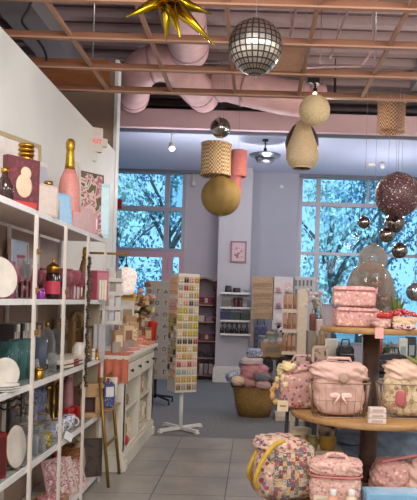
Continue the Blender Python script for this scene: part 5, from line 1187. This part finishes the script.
# ---- upper tier
for i, (px0, px1, dz, h, Y, lab) in enumerate([(333,376,0,.120,3.93,'lower pink quilted pouch box of the pair on the upper tier'),(331,374.5,.1215,.122,3.92,'upper pink quilted pouch box of the pair on the upper tier')]):
    p = TT((px0+px1)/2,Y,ZU); p.z += dz; w_ = (px1-px0)*S(Y)*.97; q = E('quilted_box', lab, 'pouch', p, .06*(1-2*i), 'pink quilted boxes on the upper tier')
    MB().soft((0,0,h/2),(w_,.17,h),9,.015,i).build('box_body', PINKQ, q); MB().tube([(-w_*.47,-.088,h*.8),(w_*.47,-.088,h*.8)],.004,6).build('zip', M('#b3646c',.5), q); MB().box((w_*.48,-.07,h*.78),(.02,.012,.03)).build('zip_tag', M('#c98a8a',.7), q)
p = TT(369,4.135,ZU); q = E('glass_dome', 'large smoky brown glass dome standing behind the quilted boxes on the upper tier', 'glass dome', p); r = 24.5*S(4.135)
MB().lathe([(r,.012),(r*1.0,.20)]+[(r*math.cos(a),.20+(.42-.20)*math.sin(a)) for a in [PI/2*k/10 for k in range(1,10)]]+[(.004,.42)], seg=36, caps=False).build('dome', glassy('dome_smoke','#c4aea0',.14,.04), q)
MB().lathe([(.001,0),(r*1.04,0),(r*1.04,.012),(.001,.012)], seg=36).build('base', WOODD, q)
for i, (dx, dz, rr, m, lab) in enumerate([(-.05,.013,.055,MERC,'speckled bauble inside the smoky glass dome'),(.06,.013,.06,mat('bauble_bright','#b9b4ac',.08,1.0,var=.45,scale=16),'bright bauble inside the smoky glass dome'),(.0,.115,.052,mat('bauble_copper','#7a5040',.15,.9),'copper bauble on top of two others inside the glass dome'),(.09,.12,.045,MERC,'speckled bauble high inside the glass dome on the window side'),(-.085,.11,.045,mat('bauble_bright','#b9b4ac',.08,1.0,var=.45,scale=16),'bright bauble high inside the glass dome on the aisle side'),(.03,.21,.05,MERC,'speckled bauble topmost inside the smoky glass dome')]):
    b = E('glass_bauble', lab, 'bauble', (p.x+dx,p.y,p.z+dz+rr)); MB().sphere((0,0,0),rr,18,12).build('glass_ball', m, b); MB().cyl((0,0,rr*.95),(0,0,rr*1.12),rr*.2,seg=8).build('cap', STEEL, b)
p = TT(401,3.86,ZU); q = E('bead_necklaces', 'heap of bright red bead necklaces on the upper tier', 'necklace', p); r_ = random.Random(9); b = MB()
for k in range(150):
    a = r_.uniform(0,6.28); d_ = math.sqrt(r_.random()); b.sphere((.105*d_*math.cos(a),.06*d_*math.sin(a),.072+.036*(1-d_)+r_.uniform(0,.012)),.0085,8,5)
b.build('beads', floral('bead_red','#a5262c',['#c23a3c','#7f1a22','#d9a0a0'],120,.4,.3), q, kind='stuff'); MB().lathe([(.001,0),(.07,0),(.11,.07),(.105,.07),(.068,.006),(.001,.006)], seg=28, caps=False, sy=.65).build('dish', mat('dish_cream','#c9ab8e',.5), q)
p = TT(381.5,3.775,ZU); q = E('ribbon_pouch', 'pink patterned pouch with a red bow folded on the upper tier front', 'pouch', p, .1); MB().soft((0,0,.045),(.10,.10,.09),4,.1,3).build('pouch_body', PINKQ2, q); MB().soft((-.02,-.045,.075),(.05,.03,.035),2.2,.2,1,8).soft((.025,-.045,.072),(.05,.03,.035),2.2,.2,2,8).sphere((0,-.055,.073),.012,10,8).build('bow', REDM, q)
p = TT(403,3.765,ZU); q = E('cream_pouch', 'cream folded pouch with dark floral trim at the front of the upper tier', 'pouch', p, -.1); MB().soft((0,0,.035),(.13,.10,.07),4,.08,5).build('pouch_body', M('#cdab8a',.85), q); MB().soft((0,-.048,.014),(.13,.012,.026),6,.02,2,8).build('floral_trim', floral('dark_trim','#c7a3a0',['#4a2f3a','#7f2f44','#d9c0ba'],70), q)
p = TT(379,3.683,ZU-.012); q = E('price_card', 'pink price card hanging over the front edge of the upper tier', 'price tag', (p.x,3.675,ZU)); MB().box((0,-.004,-.022),(.048,.003,.062)).build('card_sheet', mat('card_pink','#d79d98',.7), q); MB().box((0,.006,.003),(.03,.022,.004)).build('clip', CLEAR, q)
p = TT(394,4.03,ZU); q = E('leaf_sprig', 'green leaf sprig in a small cream pot behind the red beads on the upper tier', 'plant', p); MB().lathe([(.001,0),(.03,0),(.04,.07),(.036,.07),(.001,.01)], seg=16, caps=False).build('pot', CREAM, q)
for k in range(7):
    a = k*.9; t_ = Vector((math.cos(a)*.055+.02,math.sin(a)*.05,.19+.02*(k%3))); mid = t_*.55; n_ = Vector((-math.sin(a),math.cos(a),0))*.014
    MB().add([(0,0,.06),mid+n_,t_,mid-n_+Vector((0,0,.006))],[(0,1,2,3)]).add([(0,0,.057),mid-n_+Vector((0,0,.001)),t_-Vector((0,0,.003)),mid+n_-Vector((0,0,.004))],[(0,1,2,3)]).build('leaf', M('#5a6a2c',.6), q)
bauble('grey frosted bauble at the outer edge just above the red beads', 415,292,9,4.35, mat('bauble_grey','#8f9396',.2,.8), group=None)
p = TT(328,4.0,ZU); q = E('grey_carton', 'small grey lavender carton standing beside the quilted boxes on the upper tier', 'box', p, .3); MB().box((0,0,.06),(.05,.05,.12)).build('box_body', M('#a39aa2',.6), q); MB().box((0,0,.125),(.052,.052,.012)).build('lid', M('#8b8a9c',.6), q)
# ---- middle tier: wire baskets with soft bags
WIRE_B = mat('basket_wire','#a98f78',.4,.6)
def wire_basket(label, px, Y, w_, d_, h_):
    p = TT(px,Y,ZM); q = E('wire_basket', label, 'wire basket', p)
    def ring(z, k, n=28): return [(w_/2*k*max(-1,min(1,1.18*math.cos(a))),d_/2*k*max(-1,min(1,1.18*math.sin(a))),z) for a in [2*PI*j/n for j in range(n)]]
    for z, k, r in ((.004,.86,.003),(h_*.5,.93,.002),(h_,1.0,.0042)): MB().tube(ring(z,k), r, 6, True).build('hoop', WIRE_B, q)
    b = MB(); lo, hi = ring(.004,.86), ring(h_,1.0)
    for j in range(0,28): b.cyl(lo[j],hi[j],.0016,seg=5)
    for j in range(-3,4): b.cyl((w_*.12*j,-d_*.42,.004),(w_*.12*j,d_*.42,.004),.0016,seg=5)
    b.build('wire_mesh', WIRE_B, q); return q, p
q, p = wire_basket('gold wire basket holding the pink drawstring bag on the middle tier', 338,3.765,.345,.20,.20)
BAGP = mat('bag_pink','#d0a89c',.85,var=.12,scale=10,bump=.25)
g_ = E('pink_bag', 'plump pink quilted bag with a round badge and bow sitting in the gold wire basket', 'bag', p+Vector((0,0,.008)))
MB().soft((0,0,.15),(.30,.17,.30),3.6,.045,11,18,.12).build('bag_body', BAGP, g_)
MB().soft((0,0,.245),(.325,.185,.13),2.8,.07,5,18).build('gathered_top', mat('bag_pink_top','#d4aea2',.85,var=.15,scale=9,bump=.3), g_)
MB().tube([(-.08,-.03,.285),(-.07,-.05,.33),(.05,-.05,.33),(.07,-.03,.285)], .009, 8).build('handle', BAGP, g_)
MB().lathe([(.001,0),(.026,0),(.028,.004),(.022,.008),(.001,.008)], seg=24, M=Matrix.Translation((.012,-.108,.222)) @ Matrix.Rotation(PI/2,4,'X')).build('round_badge', M('#a98d7c',.5), g_)
MB().soft((-.035,-.108,.125),(.06,.012,.03),2.2,.1,1,8).soft((.03,-.108,.125),(.06,.012,.03),2.2,.1,2,8).tube([(-.01,-.112,.12),(-.04,-.113,.075)],.006,5).tube([(.005,-.112,.12),(.03,-.113,.08)],.006,5).build('bow', M('#ecc4bc',.8), g_)
q, p = wire_basket('gold wire basket holding the cream leaf print bag on the middle tier', 407,3.80,.36,.20,.20)
BAGC = floral('bag_leaf','#cbb492',['#9c8a5c','#b98274','#d4c4a4','#8a6a58'],26,.4,.85,.3)
g_ = E('leaf_print_bag', 'cream leaf print bag with green handle straps bulging out of its wire basket', 'bag', p+Vector((0,0,.008)))
MB().soft((0,0,.15),(.31,.17,.30),3.4,.05,21,18,.1).build('bag_body', BAGC, g_)
MB().soft((.02,0,.26),(.32,.19,.14),2.6,.09,9,18).build('bag_flap', M('#d9b8a4',.85), g_)
for dx in (0,.045): MB().tube([(-.02+dx,-.06,.345),(.04+dx,-.105,.31),(.10+dx,-.115,.24),(.125+dx,-.11,.13)], .011, 8).build('strap', mat('strap_green','#7d8045',.8), g_)
MB().soft((-.06,-.09,.11),(.06,.02,.09),3,.05,3,8).build('rose_patch', M('#b05a5c',.8), g_)
for i in range(3):
    p = TT(376.5,3.575,ZM); p.z += i*.029; q = E('slim_carton', '%s slim white carton in the stack before the middle tier baskets' % ['lowest','middle','uppermost'][i], 'carton', p, .05*(i-1), 'slim white cartons'); MB().box((0,0,.0138),(.098-.004*i,.055,.0275)).build('carton_body', M('#d6c2b8',.6), q, bevel=.002); MB().box((0,-.0285,.014),(.06,.002,.012)).build('printed_line', M('#b59c94',.6), q)
# patchwork toiletry bag on the outer side of the middle tier
PATCH = patchwork('patch_quilt',['#c9a99c','#8a3f4a','#b9b3a6','#6d6680','#d2b48c','#a8606a','#55606a','#cfc3b4'],26)
PATCH2 = floral('bloom_bag','#b98f86',['#8a3a4c','#c9a79a','#6a5a78','#d4b89c','#a85862'],42,.42,.85,.4)
p = TT(297,4.0,ZM); q = E('floral_bag', 'floral quilted tote with cream ruffled edge at the outer side of the middle tier', 'bag', p, .15)
MB().soft((0,0,.12),(.22,.15,.24),4,.05,31,16).build('bag_body', PATCH2, q); MB().soft((.01,0,.245),(.22,.14,.09),2.6,.15,7,14).build('gathered_top', PATCH2, q)
rf = MB()
for k in range(9): rf.soft((-.10+.016*math.cos(k*1.3),-.05+.012*k,.15+.10*math.sin(k*.42)),(.045,.04,.05),2.2,.25,k,6)
rf.soft((-.07,-.05,.26),(.10,.06,.06),2.2,.3,3,8).build('cream_ruffle', M('#dcc596',.85), q, kind='stuff')
MB().tube([(-.06,-.05,.27),(-.04,-.09,.33),(.05,-.09,.33),(.07,-.05,.27)],.009,8).build('handle', PATCH2, q)
p = TT(283.5,3.93,ZM); q = E('hang_tag', 'cream card tag hanging from the floral tote over the table edge', 'tag', (p.x-.005,3.925,1.6-(404-301)*3.925/650)); MB().box((0,0,0),(.066,.004,.066)).build('card_sheet', M('#d9c4a0',.8), q); MB().tube([(0,0,.033),(.012,.02,.075)],.0025,5).build('tag_string', DARK, q); MB().box((0,-.003,.0),(.036,.002,.01)).build('printed_line', M('#9a7c5c',.7), q)
p = TT(281,4.02,ZM); q = E('tan_scrunchie', 'tan ruffled scrunchie hanging at the outer rim of the middle tier', 'hair scrunchie', (p.x-.01,4.03,ZM+.085)); b = MB()
b.tube([(.045*math.cos(a),.0+.012*math.sin(7*a),.06*math.sin(a)) for a in [2*PI*k/28 for k in range(28)]], [.018+.006*math.sin(k*2.1) for k in range(28)], 8, True); b.build('ruffle', M('#c8a06c',.9), q); MB().tube([(.045*math.cos(a),-.004,.06*math.sin(a)) for a in [2*PI*k/24 for k in range(24)]],.006,6,True).build('elastic_seam', M('#a8824f',.9), q)
for i, (px, Y, lab, c_) in enumerate([(324,4.2,'rose wrapped bundle at the back of the middle tier beside the floral tote','#b58f90'),(314,4.15,'striped mauve bundle behind the floral tote on the middle tier','#a07680'),(340,4.28,'folded blue denim cloth at the back of the middle tier','#7d8ba0'),(331,4.06,'pale pink bundle between the floral tote and the pink bag','#c9a29a')]):
    q = E('cloth_bundle', lab, 'cloth', TT(px,Y,ZM), .4*i, 'cloth bundles on the middle tier'); h = .27 if i < 2 else .24 if i == 2 else .26
    MB().soft((0,0,h/2),(.13,.10,h),3,.12,40+i,12).build('cloth_folds', floral('bundle_%d'%i,c_,['#d2bdb4',c_,'#8a5a68'],50,.3) if i != 2 else M(c_,.85), q); MB().tube([(.064*math.cos(a),.052*math.sin(a),h*.6) for a in [2*PI*k/20 for k in range(20)]],.006,6,True).build('tie_band', M('#cdb8a8',.8), q)
# ---- lower tier
QUILT = patchwork('patch_big',['#b9a08a','#84303a','#a59c8e','#5e596c','#bd9f70','#94505a','#565c64','#bcae98','#7a765e'],44)
QUILT2 = floral('quilt_bloom','#c3a392',['#8f3844','#d4b890','#6a6480','#a85058','#cdbfae','#7a4a58'],38,.44,.85,.45)
YELL = mat('handle_yellow','#c9a238',.85,var=.25,scale=20,bump=.3)
p = TT(282,3.62,ZL); q = E('patchwork_bag', 'big patchwork quilted duffel bag with yellow handles at the outer side of the lower tier', 'bag', p, .25)
MB().soft((.01,0,.155),(.31,.30,.31),4.2,.035,51,22).build('bag_body', QUILT, q)
MB().soft((-.03,.0,.28),(.27,.27,.12),2.8,.07,52,18).build('bag_top', QUILT2, q)
MB().soft((-.125,-.03,.14),(.10,.25,.24),3,.05,53,14).build('end_panel', QUILT2, q)
for dy in (-.10,.05): MB().tube(smoothpath([Vector(v) for v in ((-.03,dy,.325),(-.09,dy-.03,.315),(-.145,dy-.055,.265),(-.185,dy-.07,.20),(-.20,dy-.06,.135),(-.175,dy-.03,.09))],5), .0125, 10).build('handle', YELL, q)
MB().tube([(-.11,0,.338),(.10,0,.33)],.005,6).build('zip', BRASS, q)
p = TT(334.5,3.5,ZL); q = E('toiletry_case', 'round cornered pink quilted vanity case with a top handle on the lower tier', 'vanity case', p, -.08)
def case(q, h, w_, d_):
    MB().soft((0,0,h*.34),(w_,d_,h*.68),4.5,.02,61,20).build('case_body', PINKQ2, q)
    MB().soft((0,0,h*.82),(w_*1.03,d_*1.03,h*.34),4,.03,62,20,flat=False).build('lid', PINKQ2, q)
    pts = [(w_*.505*max(-1,min(1,1.15*math.cos(a))),d_*.505*max(-1,min(1,1.15*math.sin(a))),h*.665) for a in [2*PI*k/40 for k in range(40)]]
    MB().tube(pts,.006,6,True).build('zip', M('#c2766f',.6), q)
    MB().tube(smoothpath([Vector(v) for v in ((-w_*.22,-d_*.05,h*.96),(-w_*.14,-d_*.05,h*1.07),(w_*.14,-d_*.05,h*1.06),(w_*.24,-d_*.05,h*.95))],5),.013,10).build('handle', PINKQ2, q)
case(q, .25,.275,.19)
p = TT(402,3.72,ZL); q = E('cosmetic_bag', 'large flat topped pink quilted cosmetic bag on the lower tier beside the post', 'cosmetic bag', p, -.2)
MB().soft((-.06,0,.10),(.26,.26,.20),3.2,.05,71,20,.12).build('bag_body', PINKQ, q); MB().soft((.12,-.02,.12),(.24,.24,.22),2.8,.07,72,18,.2).build('side_gusset', BAGP, q); MB().tube(smoothpath([Vector(v) for v in ((-.12,-.09,.195),(-.02,-.05,.215),(.10,-.04,.235),(.20,-.08,.19))],5),.009,8).build('strap', M('#c77f7c',.85), q)
p = TT(392,3.40,ZL); q = E('blue_carton', 'glossy light blue carton with a dark clear window at the front of the tier', 'carton', p, .03)
MB().box((0,0,.055),(.30,.14,.11)).build('box_body', mat('carton_blue','#7fb0d4',.25,coat=.5), q, bevel=.004); MB().box((0,-.0715,.05),(.24,.002,.06)).build('window_film', mat('film_dark','#3f5a74',.1), q); MB().box((0.0,0,.111),(.27,.11,.002)).build('top_panel', mat('carton_sky','#a3cde6',.2,coat=.6), q)
for i, (px, Y, c_, lab) in enumerate([(332.5,3.37,'#d29a84','peach lotion bottle with a white cap at the front of the lower tier'),(351,3.375,'#d9c7ae','cream lotion bottle with a white cap at the front of the lower tier')]):
    q = E('lotion_bottle', lab, 'bottle', TT(px,Y,ZL)); MB().lathe([(.001,0),(.029,0),(.030,.05),(.027,.075),(.013,.086),(.013,.09)], seg=20).build('bottle_body', M(c_,.4), q); MB().lathe([(.017,.087),(.018,.112),(.014,.116),(.001,.116)], seg=18, caps=False).build('cap', WHITE, q)
p = TT(322,3.40,ZL); q = E('paper_leaflet', 'cream paper leaflet propped on the lower tier before the vanity case', 'leaflet', p, -.25); MB().box((0,0,.035),(.09,.006,.07)).build('leaflet_sheet', M('#dccdb4',.8), q); MB().box((0,-.004,.04),(.06,.002,.03)).build('printed_lines', M('#c0ad94',.8), q)
# between lower and middle tier
ZR = ZL+.165
p = TT(317,4.12,ZL); q = E('display_riser', 'low cream display riser standing under the outer side of the middle tier', 'riser', p)
MB().box((0,0,.155),(.30,.20,.018)).build('riser_top', M('#cdbba0',.6), q)
for x in (-.135,.135): MB().box((x,0,.073),(.018,.19,.146)).build('leg', M('#cdbba0',.6), q)
p = TT(327,4.08,ZR); q = E('woven_pot', 'small yellow lidded pot with a dark zigzag band on the cream riser', 'pot', p)
MB().lathe([(.001,0),(.042,0),(.056,.045),(.052,.08),(.050,.09)], seg=26).build('pot_body', mat('pot_yellow','#b9913a',.6), q); MB().lathe([(.056,.09),(.060,.125),(.056,.145),(.001,.15)], seg=26).build('lid', gingham('zigzag','#cdb8a0','#4a3432',75), q); MB().tube([(-.02,0,.146),(0,0,.165),(.02,0,.146)],.006,6).build('knob', WOODD, q)
p = TT(301,4.16,ZR); q = E('round_box', 'round cream wooden box at the outer end of the cream riser', 'box', p); MB().lathe([(.001,0),(.062,0),(.062,.075)], seg=30).build('box_body', M('#bd9c76',.7), q); MB().lathe([(.065,.065),(.065,.11),(.001,.112)], seg=30).build('lid', M('#d6c6a8',.7), q)
vessel('olive_jar', 'squat olive jar between the round box and the yellow pot', 'jar', TT(312.5,4.05,ZR), [(.001,0),(.025,0),(.034,.03),(.036,.065),(.028,.07),(.03,.085),(.001,.086)], M('#8a7c3c',.4))
p = TT(352,4.22,ZL); q = E('denim_roll', 'folded blue grey towel bundle behind the post on the lower tier', 'towel', p, .1)
for j in range(3): MB().soft((0,.02,.045+.085*j),(.22,.18,.085),5,.06,80+j,12).build('towel_fold', mat('denim_blue','#8796b2',.9,var=.25,scale=30,bump=.3), q)
p = TT(396,4.32,ZL); q = E('blue_throw', 'wide pale blue throw heaped beyond the cosmetic bag on the lower tier', 'throw', p, -.1)
MB().soft((0,0,.14),(.44,.24,.28),3,.06,84,18).build('throw_folds', mat('throw_blue','#92a8c4',.9,var=.25,scale=24,bump=.4), q); MB().soft((.03,-.02,.275),(.36,.18,.06),3,.08,85,12).build('top_fold', mat('throw_pale','#b0c4da',.9,var=.2,scale=24,bump=.3), q)
p = TT(318,3.66,ZL); q = E('print_scarf', 'crumpled floral scarf tucked between the duffel and the yellow pot', 'scarf', TT(313,3.86,ZL)); MB().soft((0,0,.07),(.12,.12,.14),2.6,.12,90,12).build('scarf_folds', QUILT2, q); MB().soft((.02,-.05,.05),(.08,.05,.06),2.4,.1,91,8).build('scarf_end', M('#c9a9a4',.85), q)
# dark folding stand legs seen under the middle tier rim
Y = 4.75; c = P(289,430,Y); q = E('folding_easel', 'black folding stand with a white strap behind the round wooden box', 'stand', (c.x+.02,Y,0))
for x in (-.035,.035): MB().cyl((x*1.6,0,0),(x,0,.84),.014,seg=8).build('leg', BLACK, q)
MB().box((0,.0,.42),(.03,.01,.8)).build('strap', M('#c9bdb2',.7), q); MB().box((0,.05,.85),(.16,.18,.02)).build('seat', BLACK, q)
# ================================================================ goods table beyond the tiered table
Y = 6.6; tz = P(340,372,Y).z; x0, x1 = P(310,372,Y).x, P(440,372,Y).x
o = E('black_table', 'long black goods table standing beyond the tiered display table', 'table', ((x0+x1)/2,Y+.3,0))
MB().box((0,0,tz-.02),(x1-x0,.75,.04)).build('tabletop', BLACK, o)
for x in (-1,1):
    for y in (-1,1): MB().box((x*((x1-x0)/2-.05),y*.32,(tz-.04)/2),(.06,.06,tz-.04)).build('leg', BLACK, o)
def BT(px, dy=0): Yq = Y+dy; return Vector((P(px,360,Yq).x,Yq,tz+EPS))
q = E('photo_frame_stand', 'cream standing picture frame on the black goods table near the post rack', 'picture frame', BT(320,0), .1); b = MB()
for (cx, cz, ww, hh) in ((0,.012,.17,.024),(0,.248,.17,.024),(-.073,.13,.024,.26),(.073,.13,.024,.26)): b.box((cx,0,cz),(ww,.02,hh))
b.build('frame', M('#cdb9a4',.5), q); MB().box((0,.004,.13),(.13,.008,.22)).build('print', pixmat('interior_print',['#8a6a5a','#b99c88','#5f4a48'],14), q)
panel('white_print', 'white narrow framed card standing behind the cream picture frame', 'picture frame', BT(331,.12), .13,.33,.02,.1, WHITE, M('#c9c2ba',.6), .014, .0)
for i, (px, c_) in enumerate([(316.5,'#8a5a2c'),(321,'#a57232'),(325.5,'#7c4a26')]):
    bottle('amber_bottle', 'amber bottle on the black goods table, %s from the post rack' % NTH[i], 'bottle', BT(px,.22), .40+.02*i,.024, mat('amber_%d'%i,c_,.15), M('#c9b98c',.4), .4, group='amber bottles')
for i, (px, dy, ww, h, lab) in enumerate([(345,.0,.17,.27,'black zip bag on the black goods table beside the centre post'),(391,.0,.34,.20,'long black padded bag on the black goods table beyond the leaf print bag')]):
    q = E('black_bag', lab, 'bag', BT(px,dy)); MB().soft((0,0,h/2),(ww,.2,h),5,.04,i).build('bag_body', M('#15151a',.6), q); MB().tube([(-ww*.25,0,h-.01),(-ww*.2,0,h+.06),(ww*.2,0,h+.06),(ww*.25,0,h-.01)],.009,6).build('handle', BLACK, q); MB().tube([(-ww*.42,-.1,h*.7),(ww*.42,-.1,h*.7)],.004,5).build('zip', STEEL, q)
q = E('red_box', 'tall brick red box on the black goods table right behind the centre post', 'box', BT(376,.1)); MB().box((0,0,.16),(.10,.12,.30)).build('box_body', M('#8f3426',.5), q); MB().box((0,0,.32),(.105,.125,.025)).build('lid', M('#a8472f',.5), q)
q = E('blue_cloth', 'folded pale blue cloth at the near edge of the black goods table', 'cloth', BT(341,.02), .2); 
for j in range(2): MB().soft((0,0,.035+.065*j),(.20,.14,.07),5,.05,j,10).build('cloth_fold', mat('cloth_blue','#8a9cb8',.9,var=.2,scale=20), q)
for i, (px, c_, h) in enumerate([(402,'#d9d6d0',.34),(410,'#3a3c40',.36),(418,'#8a8f8a',.30),(367,'#d9dbe0',.34)]):
    q = E('display_carton', ['white carton','charcoal carton','grey green carton','pale carton'][i]+' standing at the rear of the black goods table', 'carton', BT(px,.42), .1*i, 'cartons at the rear of the black table'); MB().box((0,0,h/2),(.09,.09,h)).build('carton_body', M(c_,.6), q); MB().box((0,-.046,h*.6),(.06,.002,h*.3)).build('paper_label', M('#9aa4a8',.6), q)
q = E('green_plant', 'small leafy plant in a grey pot on the black goods table beyond the upper tier', 'plant', BT(385,.35)); MB().lathe([(.001,0),(.05,0),(.065,.12),(.06,.12),(.001,.02)],seg=18,caps=False).build('pot', M('#8e9492',.6), q); lb = MB(); r_ = random.Random(2)
for k in range(60):
    e = Euler((r_.uniform(0,6),r_.uniform(0,6),r_.uniform(0,6))).to_matrix(); p_ = Vector((r_.gauss(0,.06),r_.gauss(0,.05),.22+r_.gauss(0,.05))); lb.add([p_+e@Vector(v) for v in ((-.03,0,0),(0,-.013,0),(.03,0,0),(0,.013,.004))],[(0,1,2,3)])
lb.build('leaves', M('#4f6a3a',.6), q, kind='stuff')
# small tower of goods between post rack and upper tier
Y = 7.55; c = P(318,345,Y); q = E('plinth', 'grey brown narrow plinth of small gifts between the post rack and the tiered table', 'plinth', (c.x,Y,0)); zt = P(318,331,Y).z; MB().box((0,0,zt/2),(.26,.26,zt)).build('plinth_body', mat('plinth_grey','#8a7c72',.6), q, bevel=.005); MB().box((0,0,.03),(.30,.30,.06)).build('plinth_foot', mat('plinth_grey','#8a7c72',.6), q)
def PLT(dx, dy, dz=0): return (c.x+dx, Y+dy, zt+EPS+dz)
for i, (dx, dy, ww, h, c_, lab) in enumerate([(.06,.03,.10,.28,'#a79a98','taupe gift bag on the grey brown plinth'),(-.06,.02,.09,.20,'#7a4a44','brown gift bag on the grey brown plinth'),(.0,-.085,.08,.14,'#c9b2ae','blush gift bag at the front of the grey brown plinth')]):
    g_ = E('gift_bag', lab, 'bag', PLT(dx,dy), .1*i, 'gift bags on the plinth'); MB().soft((0,0,h/2),(ww,.07,h),7,.03,i,10).build('bag_body', M(c_,.8), g_); MB().tube([(-.02,0,h-.005),(-.015,0,h+.05),(.015,0,h+.05),(.02,0,h-.005)],.004,5).build('handle', DARK, g_)
g_ = E('dried_flowers', 'pale dried flower bunch in a bottle on the grey brown plinth', 'flowers', PLT(-.03,.09)); MB().lathe([(.001,0),(.035,0),(.03,.12),(.012,.17),(.014,.2),(.001,.2)],seg=16).build('bottle_vase', M('#b9aaa0',.3), g_); b = MB(); r_ = random.Random(8)
for k in range(40): b.soft((r_.gauss(0,.045),r_.gauss(0,.04),.36+r_.gauss(0,.07)),(.035,.03,.045),2.2,.3,k,4)
b.build('flower_heads', M('#cfc6c6',.9), g_, kind='stuff'); b = MB()
for k in range(12): a = k*.52; b.cyl((0,0,.19),(.05*math.cos(a),.045*math.sin(a),.36),.003,seg=5)
b.build('stems', M('#8a7f66',.8), g_, kind='stuff')
